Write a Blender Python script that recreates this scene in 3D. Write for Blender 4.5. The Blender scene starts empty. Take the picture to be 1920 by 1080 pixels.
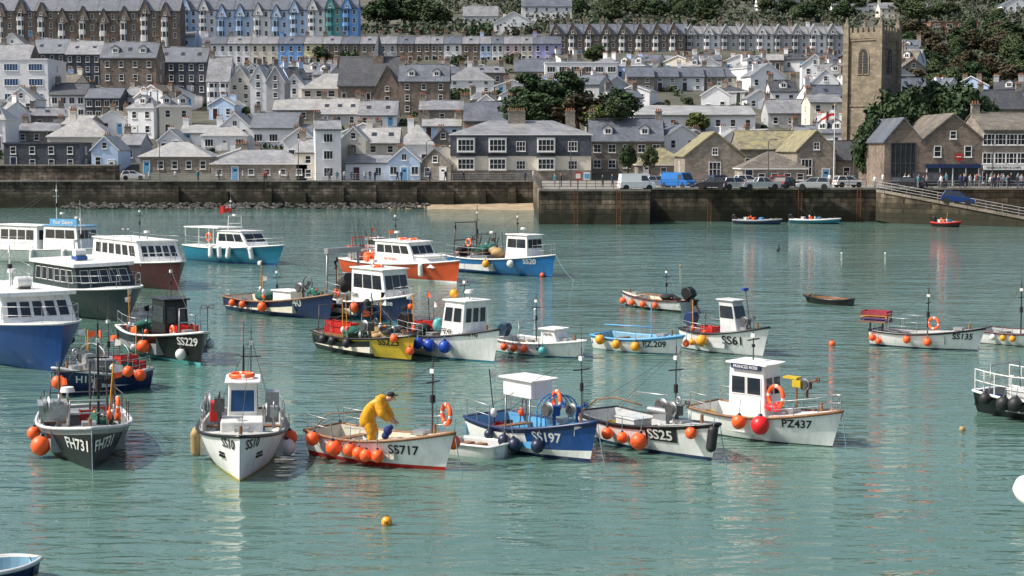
import bpy, math, random
import numpy as np
from mathutils import Vector, Matrix
R=random.Random(7)
SC=bpy.context.scene; COL=SC.collection
F=3000.0; CH=9.0; PT=math.atan(260/3000); CS,SN=math.cos(PT),math.sin(PT)
def ray(px,py):
    u=(px-960)/F; v=(540-py)/F
    return (u,CS+v*SN,-SN+v*CS)
def W(px,py,z=0.0):
    r=ray(px,py); k=(z-CH)/r[2]; return (r[0]*k,r[1]*k)
def AT(px,py,Y):
    r=ray(px,py); k=Y/r[1]; return (r[0]*k,CH+r[2]*k)
def proj(X,Y,Z):
    zc=Y*CS-(Z-CH)*SN; yc=Y*SN+(Z-CH)*CS
    return 960+F*X/zc,540-F*yc/zc
TD=[0,262,290,320,360,400,440,470,500,530,600,700,900,1200,1700]
TZ=[4,4,8,13,19,25,30,33.5,38,45,52,66,95,140,190]
def tz(x,d):
    z=float(np.interp(d,TD,TZ))
    a=min(1,max(0,(d-285)/60))
    return z+a*(1.3*math.sin(x*.021+1)+.7*math.sin(x*.06+d*.02))
def solve(px,py,dmin=196):
    d=dmin
    while d<1500:
        x=(px-960)/F*d
        z=tz(x,d)
        if proj(x,d,z)[1]<=py: break
        d+=1.0
    return d
# ------------------------------------------------------------ materials
MC={}
def nt(name):
    m=bpy.data.materials.new(name); m.use_nodes=True
    n=m.node_tree; b=n.nodes['Principled BSDF']; return m,n,b
def N(n,t,**k):
    x=n.nodes.new(t)
    for a,v in k.items():
        if a in('blend_type','data_type','operation','noise_dimensions','feature'): setattr(x,a,v)
        else: x.inputs[a.replace('_',' ')].default_value=v
    return x
def setc(b,rough,metal=0,spec=.5):
    b.inputs['Roughness'].default_value=rough; b.inputs['Metallic'].default_value=metal
    b.inputs['Specular IOR Level'].default_value=spec
def mulnoise(n,src,vec,scale,lo,hi,detail=4):
    no=N(n,'ShaderNodeTexNoise',Scale=scale,Detail=detail,Roughness=.6); n.links.new(vec,no.inputs['Vector'])
    mr=N(n,'ShaderNodeMapRange',From_Min=.3,From_Max=.7,To_Min=lo,To_Max=hi); n.links.new(no.outputs['Fac'],mr.inputs['Value'])
    vm=N(n,'ShaderNodeVectorMath',operation='SCALE'); n.links.new(src,vm.inputs[0]); n.links.new(mr.outputs[0],vm.inputs['Scale'])
    return vm.outputs[0]
def paint(name,col,rough=.45,metal=0,var=.14,scale=2.5,streak=.0,bump=0,bs=30,spec=.5):
    if name in MC: return MC[name]
    m,n,b=nt(name); setc(b,rough,metal,spec)
    tc=n.nodes.new('ShaderNodeTexCoord'); rgb=n.nodes.new('ShaderNodeRGB'); rgb.outputs[0].default_value=(*col,1)
    o=mulnoise(n,rgb.outputs[0],tc.outputs['Object'],scale,1-var,1+var*.5)
    if streak:
        mp=n.nodes.new('ShaderNodeMapping'); mp.inputs['Scale'].default_value=(1,1,.12); n.links.new(tc.outputs['Object'],mp.inputs[0])
        no=N(n,'ShaderNodeTexNoise',Scale=5.0,Detail=5.0,Roughness=.7); n.links.new(mp.outputs[0],no.inputs['Vector'])
        mr=N(n,'ShaderNodeMapRange',From_Min=.5,From_Max=.75,To_Min=0.0,To_Max=streak); n.links.new(no.outputs['Fac'],mr.inputs['Value'])
        mx=n.nodes.new('ShaderNodeMix'); mx.data_type='RGBA'
        n.links.new(mr.outputs[0],mx.inputs[0]); n.links.new(o,mx.inputs[6]); mx.inputs[7].default_value=(.22,.17,.11,1)
        o=mx.outputs[2]
    n.links.new(o,b.inputs['Base Color'])
    if bump:
        no=N(n,'ShaderNodeTexNoise',Scale=bs,Detail=3.0); n.links.new(tc.outputs['Object'],no.inputs['Vector'])
        bp=N(n,'ShaderNodeBump',Strength=.6,Distance=bump); n.links.new(no.outputs['Fac'],bp.inputs['Height']); n.links.new(bp.outputs[0],b.inputs['Normal'])
    MC[name]=m; return m
def stone(name,c1,c2,mort,scale=1.0,bw=.5,bh=.25,rough=.85,lichen=None,lf=.55,tide=False,bump=.03,big=.35,spec=.3,zs=1.0):
    if name in MC: return MC[name]
    m,n,b=nt(name); setc(b,rough,0,spec)
    tc=n.nodes.new('ShaderNodeTexCoord'); sx=n.nodes.new('ShaderNodeSeparateXYZ'); n.links.new(tc.outputs['Object'],sx.inputs[0])
    ad=N(n,'ShaderNodeMath',operation='ADD'); n.links.new(sx.outputs[0],ad.inputs[0]); n.links.new(sx.outputs[1],ad.inputs[1])
    mz=N(n,'ShaderNodeMath',operation='MULTIPLY'); n.links.new(sx.outputs[2],mz.inputs[0]); mz.inputs[1].default_value=zs
    cb=n.nodes.new('ShaderNodeCombineXYZ'); n.links.new(ad.outputs[0],cb.inputs[0]); n.links.new(mz.outputs[0],cb.inputs[1])
    br=n.nodes.new('ShaderNodeTexBrick'); n.links.new(cb.outputs[0],br.inputs['Vector'])
    for k,v in (('Scale',scale),('Brick Width',bw),('Row Height',bh),('Mortar Size',.012 if not tide else .035),('Mortar Smooth',.3),('Bias',0)): br.inputs[k].default_value=v
    br.inputs['Color1'].default_value=(*c1,1); br.inputs['Color2'].default_value=(*c2,1); br.inputs['Mortar'].default_value=(*mort,1)
    o=mulnoise(n,br.outputs['Color'],tc.outputs['Object'],.35,1-big,1+big*.6)
    o=mulnoise(n,o,tc.outputs['Object'],3.0,.82,1.15)
    if lichen:
        no=N(n,'ShaderNodeTexNoise',Scale=.8,Detail=6.0,Roughness=.75); n.links.new(tc.outputs['Object'],no.inputs['Vector'])
        mr=N(n,'ShaderNodeMapRange',From_Min=lf-.08,From_Max=lf+.08,To_Min=0.0,To_Max=.85); n.links.new(no.outputs['Fac'],mr.inputs['Value'])
        mx=n.nodes.new('ShaderNodeMix'); mx.data_type='RGBA'; n.links.new(mr.outputs[0],mx.inputs[0]); n.links.new(o,mx.inputs[6]); mx.inputs[7].default_value=(*lichen,1)
        o=mx.outputs[2]
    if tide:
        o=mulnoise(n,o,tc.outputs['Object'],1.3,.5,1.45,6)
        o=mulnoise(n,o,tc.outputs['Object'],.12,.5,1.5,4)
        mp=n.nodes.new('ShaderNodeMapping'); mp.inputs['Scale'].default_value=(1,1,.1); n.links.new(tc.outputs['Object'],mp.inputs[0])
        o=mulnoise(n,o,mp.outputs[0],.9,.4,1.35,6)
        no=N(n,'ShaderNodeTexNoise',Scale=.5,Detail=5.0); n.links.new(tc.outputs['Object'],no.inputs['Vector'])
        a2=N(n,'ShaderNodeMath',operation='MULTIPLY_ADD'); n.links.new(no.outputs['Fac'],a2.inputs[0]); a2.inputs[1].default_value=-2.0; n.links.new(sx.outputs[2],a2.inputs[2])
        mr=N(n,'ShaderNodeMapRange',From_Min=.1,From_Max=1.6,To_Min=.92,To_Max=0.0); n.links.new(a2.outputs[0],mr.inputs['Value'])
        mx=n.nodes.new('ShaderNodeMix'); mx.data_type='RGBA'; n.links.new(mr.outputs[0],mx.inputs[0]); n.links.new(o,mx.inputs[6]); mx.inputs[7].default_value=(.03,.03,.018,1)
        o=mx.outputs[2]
    n.links.new(o,b.inputs['Base Color'])
    bp=N(n,'ShaderNodeBump',Strength=.7,Distance=bump); n.links.new(br.outputs['Fac'],bp.inputs['Height']); bp.invert=True; n.links.new(bp.outputs[0],b.inputs['Normal'])
    MC[name]=m; return m
WHITE=paint('white_paint',(.8,.8,.78),.4,streak=.2,var=.1)
HWHITE=paint('white_boat_paint',(.86,.86,.83),.35,streak=.35,var=.08)
CREAMP=paint('cream_paint',(.7,.66,.54),.5,streak=.3)
GREYP=paint('grey_paint',(.24,.26,.27),.5,streak=.35)
LGREY=paint('light_grey_paint',(.55,.57,.57),.5,streak=.3)
BLACKP=paint('black_paint',(.01,.011,.012),.3,streak=.06)
NAVY=paint('navy_paint',(.012,.03,.1),.35,streak=.1)
BLUE=paint('blue_paint',(.01,.07,.26),.35,streak=.1)
MBLUE=paint('mid_blue_paint',(.015,.16,.4),.35,streak=.1)
TEAL=paint('teal_blue_paint',(.01,.19,.3),.35,streak=.1)
AQUA=paint('aqua_paint',(.1,.42,.42),.4)
LBLUE=paint('light_blue_paint',(.12,.38,.66),.4,streak=.1)
MAROON=paint('maroon_paint',(.06,.008,.01),.4,streak=.1)
ORANGE=paint('orange_red_paint',(.6,.08,.015),.4,streak=.12)
RED=paint('red_paint',(.5,.02,.015),.45)
DRED=paint('dull_red_plastic',(.3,.035,.05),.6,var=.3); DPUR=paint('dull_purple_plastic',(.09,.05,.16),.6,var=.3)
YELLOW=paint('yellow_paint',(.6,.42,.02),.4,streak=.25)
DGREEN=paint('dark_green_grey_paint',(.02,.036,.04),.35,streak=.1)
FORANGE=paint('orange_plastic',(1.0,.13,.025),.45,var=.12,scale=6)
FYEL=paint('amber_plastic',(.85,.36,.02),.45,scale=6)
FWHITE=paint('white_plastic',(.74,.74,.7),.4,scale=6)
FBLUE=paint('blue_plastic',(.01,.06,.4),.4,scale=6)
FNAVY=paint('navy_plastic',(.015,.025,.06),.4,scale=6)
FBLACK=paint('black_rubber',(.018,.018,.02),.55,scale=6)
FTAN=paint('tan_canvas',(.4,.27,.12),.7,scale=6)
METAL=paint('galvanised_metal',(.45,.46,.46),.4,.6,var=.3,scale=8)
STEEL=paint('dark_steel',(.12,.12,.12),.45,.5,var=.3,scale=8)
RUST=paint('rusty_steel',(.16,.07,.03),.8,var=.4,scale=8)
ROPE=paint('rope_fibre',(.2,.3,.32),.9,var=.3,scale=20)
BROPE=paint('blue_rope_fibre',(.02,.2,.5),.9,var=.3,scale=20)
NETG=paint('green_netting',(.03,.13,.1),.95,var=.5,scale=14,bump=.04,bs=24)
WOOD=paint('varnished_wood',(.25,.12,.05),.5,var=.35,scale=5)
DECKM=paint('deck_paint',(.48,.49,.46),.7,var=.35,scale=3,streak=.2)
BLUEIN=paint('faded_blue_interior',(.2,.38,.5),.6,var=.25,streak=.2)
GLASS=paint('window_glass',(.03,.038,.046),.06,var=.4,scale=.7,spec=.7)
GLASSB=paint('blue_tinted_glass',(.03,.1,.25),.1,var=.3,scale=.7)
FRAMEW=paint('white_window_frame',(.8,.8,.78),.5,var=.05)
TYRE=paint('tyre_rubber',(.02,.02,.02),.8)
SKIN=paint('skin',(.5,.27,.18),.5,var=.08)
HAIR=paint('dark_hair',(.04,.025,.015),.7)
OIL=paint('yellow_oilskin',(.78,.36,.012),.45,var=.3,scale=5,bump=.06,bs=6)
CLOTHB=paint('blue_cloth',(.01,.025,.13),.8,bump=.02)
BLACKC=paint('black_cloth',(.02,.02,.022),.85)
wallm={
 'white':paint('white_render',(.82,.83,.84),.8,var=.1,scale=.6,streak=.16,bump=.01),
 'cream':paint('cream_render',(.72,.67,.56),.8,var=.12,scale=.6,streak=.18,bump=.01),
 'grey':paint('grey_render',(.45,.46,.47),.8,var=.2,scale=.6,streak=.2,bump=.01),
 'pblue':paint('pale_blue_render',(.5,.65,.86),.8,var=.1,scale=.6,streak=.1),
 'blue':paint('blue_render',(.2,.42,.8),.8,var=.1,scale=.6,streak=.12),
 'yellow':paint('pale_yellow_render',(.78,.72,.42),.8,var=.1,scale=.6,streak=.12),
 'pink':paint('pale_pink_render',(.7,.54,.56),.8,var=.1,scale=.6,streak=.12),
 'lilac':paint('lilac_render',(.46,.44,.76),.8,var=.1,scale=.6,streak=.12),
 'green':paint('sea_green_render',(.12,.38,.37),.8,var=.1,scale=.6,streak=.12),
 'granite':stone('grey_brown_granite',(.34,.3,.25),(.22,.195,.165),(.34,.32,.28),1.0,.55,.28),
 'brown':stone('brown_granite',(.28,.22,.17),(.17,.14,.115),(.28,.24,.21),1.0,.5,.26),
 'dark':stone('dark_slate_hanging',(.1,.115,.14),(.07,.08,.1),(.04,.04,.05),1.0,.35,.22,.6),
 'wood':paint('cedar_cladding',(.22,.11,.06),.7,var=.3,scale=2),
}
roofm={
 'light':stone('glare_toned_grey_slate',(.3,.305,.32),(.2,.205,.22),(.13,.13,.14),1.0,.4,.3,.38,lichen=(.34,.32,.25),lf=.62,bump=.02,big=.35,spec=.6),  # sun glare on the slates is put into this lighter grey
 'pale':stone('pale_glare_toned_slate',(.42,.42,.41),(.3,.3,.3),(.19,.19,.19),1.0,.4,.3,.4,lichen=(.38,.35,.27),lf=.6,bump=.02,big=.3,spec=.6),  # palest slate, grey raised to stand for glare; lichen patches are its own
 'blueg':stone('blue_grey_slate',(.16,.175,.205),(.11,.125,.15),(.07,.07,.085),1.0,.4,.3,.36,lichen=(.25,.24,.2),lf=.66,bump=.02,big=.35,spec=.6),
 'darks':stone('dark_slate',(.09,.095,.105),(.06,.063,.07),(.035,.035,.035),1.0,.4,.3,.4,lichen=(.17,.155,.11),lf=.66,bump=.02,big=.3,spec=.5),
 'lichen':stone('lichen_covered_slate',(.23,.215,.15),(.17,.155,.115),(.11,.11,.08),1.0,.4,.3,.7,lichen=(.33,.29,.14),lf=.52,bump=.02,big=.3),
 'brownr':stone('brown_scantle_slate',(.2,.18,.15),(.14,.125,.11),(.09,.08,.07),1.0,.4,.3,.6,lichen=(.28,.25,.17),lf=.6,bump=.02,big=.35),
}
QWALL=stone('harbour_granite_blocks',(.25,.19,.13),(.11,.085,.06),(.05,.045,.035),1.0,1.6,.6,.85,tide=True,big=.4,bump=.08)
QSHADE=stone('shaded_harbour_granite',(.16,.125,.085),(.07,.056,.04),(.035,.03,.022),1.0,1.5,.6,.85,tide=True,big=.4,bump=.08)  # shaded copy of the harbour granite: shade put into the colour, over tide weed
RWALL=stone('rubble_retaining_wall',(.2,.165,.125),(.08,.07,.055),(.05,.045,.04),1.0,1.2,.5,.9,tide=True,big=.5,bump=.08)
PAVE=stone('quay_paving',(.3,.28,.245),(.22,.205,.18),(.12,.12,.1),1.0,.9,.6,.8)
POT=paint('terracotta_pot',(.3,.12,.06),.8)
LOUV=paint('dark_louvre',(.03,.03,.03),.8)
# ------------------------------------------------------------ mesh builder
class MB:
    def __init__(s): s.V=[];s.F=[];s.M=[];s.S=[];s.mats=[]
    def mi(s,m):
        if m not in s.mats: s.mats.append(m)
        return s.mats.index(m)
    def add(s,vs,fs,mat,smooth=False):
        o=len(s.V); s.V+= [tuple(v) for v in vs]; k=s.mi(mat)
        for f in fs: s.F.append(tuple(i+o for i in f)); s.M.append(k); s.S.append(smooth)
        return s
    def box(s,x,y,z,sx,sy,sz,mat,rz=0,taper=1):
        c,n=math.cos(rz),math.sin(rz); vs=[]
        for k in (-.5,.5):
            tp=taper if k>0 else 1
            for i,j in ((-.5,-.5),(.5,-.5),(.5,.5),(-.5,.5)):
                a,b=i*sx*tp,j*sy*tp; vs.append((x+a*c-b*n,y+a*n+b*c,z+k*sz))
        return s.add(vs,[(3,2,1,0),(4,5,6,7),(0,1,5,4),(1,2,6,5),(2,3,7,6),(3,0,4,7)],mat)
    def cyl(s,p0,p1,r0,mat,r1=None,n=10,smooth=True,caps=True):
        r1=r0 if r1 is None else r1
        p0=Vector(p0);p1=Vector(p1);d=(p1-p0)
        if d.length<1e-6: return s
        d.normalize()
        a=d.cross(Vector((0,0,1)) if abs(d.z)<.9 else Vector((1,0,0))).normalized(); b=d.cross(a)
        vs=[]
        for p,r in((p0,r0),(p1,r1)):
            for i in range(n):
                t=2*math.pi*i/n; vs.append(p+(a*math.cos(t)+b*math.sin(t))*r)
        s.add(vs,[(i,i+n,(i+1)%n+n,(i+1)%n) for i in range(n)],mat,smooth)
        if caps: s.add(vs[:n],[tuple(range(n))],mat); s.add(vs[n:],[tuple(reversed(range(n)))],mat)
        return s
    def tube(s,pts,r,mat,n=6):
        pts=[Vector(p) for p in pts]; vs=[]
        for i,p in enumerate(pts):
            d=(pts[min(i+1,len(pts)-1)]-pts[max(i-1,0)])
            if d.length<1e-6: d=Vector((1,0,0))
            d.normalize()
            a=d.cross(Vector((0,0,1)) if abs(d.z)<.95 else Vector((1,0,0))).normalized(); b=d.cross(a)
            rr=r[i] if isinstance(r,(list,tuple)) else r
            for k in range(n):
                t=2*math.pi*k/n; vs.append(p+(a*math.cos(t)+b*math.sin(t))*rr)
        fs=[]
        for i in range(len(pts)-1):
            for k in range(n): fs.append((i*n+k,(i+1)*n+k,(i+1)*n+(k+1)%n,i*n+(k+1)%n))
        fs.append(tuple(range(n))); fs.append(tuple(len(vs)-1-k for k in range(n)))
        return s.add(vs,fs,mat,True)
    def sph(s,c,r,mat,seg=14,ring=8,sc=(1,1,1)):
        vs=[];fs=[]
        for j in range(ring+1):
            p=math.pi*j/ring
            for i in range(seg):
                t=2*math.pi*i/seg
                vs.append((c[0]+r*sc[0]*math.sin(p)*math.cos(t),c[1]+r*sc[1]*math.sin(p)*math.sin(t),c[2]+r*sc[2]*math.cos(p)))
        for j in range(ring):
            for i in range(seg):
                a,b=j*seg+i,j*seg+(i+1)%seg
                if j==0: fs.append((a,a+seg,b+seg))
                elif j==ring-1: fs.append((a,a+seg,b))
                else: fs.append((a,a+seg,b+seg,b))
        return s.add(vs,fs,mat,True)
    def torus(s,c,Ra,r,mat,axis=(0,0,1),mat2=None,n=24,k=8,arc=1.0):
        ax=Vector(axis).normalized(); a=ax.cross(Vector((0,0,1)) if abs(ax.z)<.9 else Vector((1,0,0))).normalized(); b=ax.cross(a); c=Vector(c)
        vs=[]
        m=n if arc>=1 else n+1
        for i in range(m):
            t=2*math.pi*i/n*arc; d=a*math.cos(t)+b*math.sin(t)
            for j in range(k):
                p=2*math.pi*j/k; vs.append(c+d*(Ra+r*math.cos(p))+ax*r*math.sin(p))
        for i in range(n):
            i2=(i+1)%m
            s.add([],[],mat)
            fs=[(i*k+j,i2*k+j,i2*k+(j+1)%k,i*k+(j+1)%k) for j in range(k)]
            mm=mat2 if (mat2 and (i%6)==0) else mat
            if i==0: o=len(s.V); s.V+=[tuple(v) for v in vs]
            kk=s.mi(mm)
            for f in fs: s.F.append(tuple(q+o for q in f)); s.M.append(kk); s.S.append(True)
        return s
    def poly(s,pts,mat): return s.add(pts,[tuple(range(len(pts)))],mat)
    def prism(s,pts,vec,mat):
        n=len(pts); v=Vector(vec); a=[Vector(p) for p in pts]; b=[p+v for p in a]
        return s.add(a+b,[tuple(reversed(range(n))),tuple(range(n,2*n))]+[(i,(i+1)%n,(i+1)%n+n,i+n) for i in range(n)],mat)
    def mesh(s,name):
        m=bpy.data.meshes.new(name); m.from_pydata(s.V,[],s.F)
        for x in s.mats: m.materials.append(x)
        m.polygons.foreach_set('material_index',s.M); m.polygons.foreach_set('use_smooth',s.S)
        m.update(); return m
    def obj(s,name,parent=None,loc=(0,0,0),rot=(0,0,0),bevel=0):
        return mk(name,s.mesh(name),parent,loc,rot,bevel)
def mk(name,data,parent=None,loc=(0,0,0),rot=(0,0,0),bevel=0):
    o=bpy.data.objects.new(name,data); COL.objects.link(o)
    if parent: o.parent=parent
    o.location=loc; o.rotation_euler=rot
    if bevel:
        b=o.modifiers.new('bevel','BEVEL'); b.width=bevel; b.segments=2; b.limit_method='ANGLE'
    return o
def top(o,label,cat,group=None,kind=None):
    o['label']=label; o['category']=cat
    if group: o['group']=group
    if kind: o['kind']=kind
    return o
# ------------------------------------------------------------ text + skin pregeneration
TX={}
def txt(s,bold=.02):
    if s in TX: return TX[s]
    c=bpy.data.curves.new('t','FONT'); c.body=s; c.size=1; c.offset=bold; c.resolution_u=3; c.fill_mode='FRONT'
    o=bpy.data.objects.new('t',c); COL.objects.link(o)
    dg=bpy.context.evaluated_depsgraph_get(); m=bpy.data.meshes.new_from_object(o.evaluated_get(dg))
    V=[tuple(v.co) for v in m.vertices]; P=[tuple(p.vertices) for p in m.polygons]
    bpy.data.objects.remove(o); bpy.data.meshes.remove(m)
    xs=[v[0] for v in V]; ys=[v[1] for v in V]
    x0,x1,y0,y1=min(xs),max(xs),min(ys),max(ys); h=y1-y0
    V=[((v[0]-(x0+x1)/2)/h,(v[1]-(y0+y1)/2)/h) for v in V]
    TX[s]=(V,P,(x1-x0)/h); return TX[s]
for t in ['FH731','SS10','SS717','SS197','SS25','PZ437','FRANCES ROSE','SS229','H16','40','SS80','Christine','SS20','SS225','PZ49','Athena Fay','Osprey','PZ.209','SS61','SS135','Four Sisters','HARBOUR FISH & CHIPS','SEA FISHING','10']:
    txt(t)
def flat_text(s,h,mat,parent,loc,rot,name='lettering'):
    V,P,w=txt(s); mb=MB(); mb.add([(v[0]*h,0,v[1]*h) for v in V],P,mat); return mb.obj(name,parent,loc,rot)
def skin(verts,edges,rad,sub=2):
    m=bpy.data.meshes.new('s'); m.from_pydata(verts,edges,[]); o=bpy.data.objects.new('s',m); COL.objects.link(o)
    o.modifiers.new('k','SKIN'); sd=o.modifiers.new('d','SUBSURF'); sd.levels=sub
    for i,r in enumerate(rad):
        q=m.skin_vertices[0].data[i]; q.radius=r if isinstance(r,tuple) else (r,r)
    m.skin_vertices[0].data[0].use_root=True
    dg=bpy.context.evaluated_depsgraph_get(); me=bpy.data.meshes.new_from_object(o.evaluated_get(dg))
    bpy.data.objects.remove(o)
    for p in me.polygons: p.use_smooth=True
    return me
def walker(stride,arm):
    V=[(0,0,.95),(0,0,1.15),(.01,0,1.38),(.02,0,1.5),(.03,0,1.6),(.04,0,1.72)]
    E=[(0,1),(1,2),(2,3),(3,4),(4,5)]; Q=[(.15,.12),(.15,.11),(.18,.11),.055,.09,.075]
    for sgn in(1,-1):
        i=len(V); V+=[(0,.09*sgn,.88),(stride*.5*sgn,.1*sgn,.5),(stride*.8*sgn-.03,.1*sgn,.09),(stride*.8*sgn+.14,.11*sgn,.04)]
        E+=[(0,i),(i,i+1),(i+1,i+2),(i+2,i+3)]; Q+=[.09,.065,.045,.04]
        i=len(V); V+=[(0,.19*sgn,1.4),(-arm*.3*sgn,.24*sgn,1.12),(-arm*sgn+.08,.24*sgn,.88),(-arm*sgn+.1,.24*sgn,.8)]
        E+=[(2,i),(i,i+1),(i+1,i+2),(i+2,i+3)]; Q+=[.06,.045,.035,.03]
    return skin(V,E,Q,1)
PMESH=[walker(.2,.12),walker(.05,.03)]
tops=[paint('faded_red_cloth',(.25,.06,.05),.9),paint('navy_cloth',(.02,.03,.08),.9),paint('white_cloth',(.6,.6,.6),.9),BLACKC,paint('grey_cloth',(.2,.2,.22),.9),paint('teal_cloth',(.05,.2,.25),.9)]
PM=[]
for i in range(10):
    me=PMESH[i%2].copy(); me.name='person_body'
    me.materials.clear()
    for q in (tops[[0,1,2,3,4,5,1,3,2,4][i]],[BLACKC,tops[1],tops[4]][i%3],SKIN,HAIR): me.materials.append(q)
    for p in me.polygons:
        c=p.center
        p.material_index=1 if c.z<.93 and abs(c.y)<.19 else (2 if (c.z>1.5 or c.z<.86) else 0)
        if c.z>1.69 or (c.z>1.56 and c.x<0): p.material_index=3
    PM.append(me)
def fisherman():
    V=[(-.12,0,.9),(-.02,0,1.09),(.17,0,1.25),(.33,0,1.34),(.43,0,1.37),(.51,0,1.41),(.56,0,1.46)]
    E=[(i,i+1) for i in range(6)]; Q=[(.15,.12),(.15,.11),(.17,.11),.06,.075,.095,.07]
    for s in(1,-1):
        i=len(V); V+=[(-.11,.1*s,.84),(.02,.13*s,.48),(-.06,.14*s,.1),(.12,.15*s,.05)]
        E+=[(0,i),(i,i+1),(i+1,i+2),(i+2,i+3)]; Q+=[.1,.07,.05,.045]
        i=len(V); V+=[(.22,.18*s,1.27),(.34,.25*s,1.0),(.5,.14*s,.85),(.575,.11*s,.8),(.62,.1*s,.77)]
        E+=[(2,i),(i,i+1),(i+1,i+2),(i+2,i+3),(i+3,i+4)]; Q+=[.06,.05,.035,(.026,.04),(.02,.04)]
    me=skin(V,E,Q,2); me.materials.append(SKIN)
    mb=MB(); mb.V=[tuple(v.co) for v in me.vertices]; mb.F=[tuple(p.vertices) for p in me.polygons]; mb.mi(SKIN); mb.M=[0]*len(mb.F); mb.S=[True]*len(mb.F)
    for s in(1,-1):
        b=Vector((.62,.1*s,.77))
        for k,l in enumerate((.07,.08,.075,.06)):
            o=b+Vector((0,(-.03+.02*k),.0)); mb.tube([o-Vector((.03,0,-.01)),o+Vector((l*.5,0,-.012)),o+Vector((l*.75,0,-.04)),o+Vector((l*.6,0,-.065))],[.011,.01,.009,.007],SKIN)
        mb.tube([b+Vector((-.03,-.035*s,0)),b+Vector((.0,-.055*s,-.015)),b+Vector((.035,-.05*s,-.04))],[.013,.011,.009],SKIN)
    mb.cyl((.59,0,1.38),(.63,0,1.34),.012,SKIN,.018,8)
    mb.sph((.6,.035,1.41),.012,HAIR,8,6); mb.sph((.6,-.035,1.41),.012,HAIR,8,6)
    mb.box(.585,0,1.33,.01,.045,.008,MAROON)
    for s in(1,-1): mb.sph((.51,.093*s,1.41),.03,SKIN,8,6,(.8,.4,1.2))
    return mb
FISH=fisherman()
jv=[(-.12,0,.62),(-.14,0,.82),(-.04,0,1.05),(.16,0,1.22),(.3,0,1.31),(.36,0,1.34)]
je=[(i,i+1) for i in range(5)]; jr=[(.27,.25),(.26,.23),(.25,.22),(.25,.21),.17,.13]
for s in(1,-1):
    i=len(jv); jv+=[(.22,.2*s,1.26),(.34,.27*s,1.0),(.42,.21*s,.93),(.51,.14*s,.83)]; je+=[(3,i),(i,i+1),(i+1,i+2),(i+2,i+3)]; jr+=[.13,.12,.1,.09]
JACK=skin(jv,je,jr,2); JACK.materials.append(OIL)
tv=[(-.12,0,.93),(-.12,0,.86)]; te=[(0,1)]; tr_=[(.18,.15),(.17,.14)]
for s in(1,-1):
    i=len(tv); tv+=[(-.1,.11*s,.78),(.02,.13*s,.48),(-.05,.14*s,.16)]; te+=[(1,i),(i,i+1),(i+1,i+2)]; tr_+=[.15,.13,.11]
TROU=skin(tv,te,tr_,2); TROU.materials.append(OIL)
# ------------------------------------------------------------ windows / houses
WM={}
def wmesh(w,h,style='sash',fm=FRAMEW,gm=GLASS):
    k=(round(w,1),round(h,1),style,fm.name,gm.name)
    if k in WM: return WM[k]
    w,h=k[0],k[1]; b=MB(); f=.09
    b.poly([(-w/2,-.02,0),(w/2,-.02,0),(w/2,-.02,h),(-w/2,-.02,h)],gm)
    b.box(-w/2+f/2,-.03,h/2,f,.09,h,fm); b.box(w/2-f/2,-.03,h/2,f,.09,h,fm)
    b.box(0,-.03,f/2,w-2*f,.09,f,fm); b.box(0,-.03,h-f/2,w-2*f,.09,f,fm)
    if style in('sash','cross'): b.box(0,-.03,h/2,w-2*f,.07,.06,fm)
    if style in('cross','case'):
        n=max(1,int(w/.7)-0)
        for i in range(1,n+1 if n>1 else 2):
            x=-w/2+w*i/((n+1) if n>1 else 2); b.box(x,-.032,h/2,.06,.06,h-2*f,fm)
    b.box(0,-.07,-.05,w+.16,.18,.09,fm)
    WM[k]=b.mesh('window'); return WM[k]
DM={}
def door(parent,x,z,col,y=0,h=2.05,w=.95):
    if col.name not in DM:
        b=MB(); b.box(0,-.03,h/2,w,.08,h,col); b.box(-w/2-.06,-.03,h/2+.03,.1,.12,h+.06,FRAMEW); b.box(w/2+.06,-.03,h/2+.03,.1,.12,h+.06,FRAMEW); b.box(0,-.03,h+.1,w+.3,.12,.12,FRAMEW)
        b.box(0,-.08,h*.78,.5,.02,.3,GLASS); b.sph((w*.36,-.1,1.0),.035,METAL,8,6); DM[col.name]=b.mesh('door')
    return mk('door',DM[col.name],parent,(x,y,z))
CM={}
def chimney(parent,x,y,z,mat,w=1.0,d=.7,h=1.5,pots=3):
    k=(mat.name,w,d,h,pots)
    if k not in CM:
        b=MB(); b.box(0,0,h/2-.5,w,d,h+1,mat); b.box(0,0,h+.06,w+.16,d+.16,.14,mat)
        for i in range(pots):
            px=(-w/2+w*(i+.5)/pots); b.cyl((px,0,h+.1),(px,0,h+.55),.13,POT,.1,8)
        CM[k]=b.mesh('chimney')
    return mk('chimney',CM[k],parent,(x,y,z))
RLM=MB(); RLM.box(0,0,0,.9,.06,1.2,STEEL); RLM.poly([(-.38,-.035,-.53),(.38,-.035,-.53),(.38,-.035,.53),(-.38,-.035,.53)],GLASS); RLM=RLM.mesh('rooflight')
WN={'white':'white rendered','cream':'cream rendered','grey':'grey rendered','pblue':'pale blue','blue':'bright blue','yellow':'pale yellow','pink':'pale pink','lilac':'lilac','green':'sea green','granite':'grey granite','brown':'brown granite','dark':'dark slate-hung','wood':'timber-clad'}
RN={'light':'glare-toned slate roof','pale':'pale slate roof','blueg':'blue-grey slate roof','darks':'dark slate roof','lichen':'yellow lichened roof','brownr':'brown slate roof'}
EXP=[]
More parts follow.
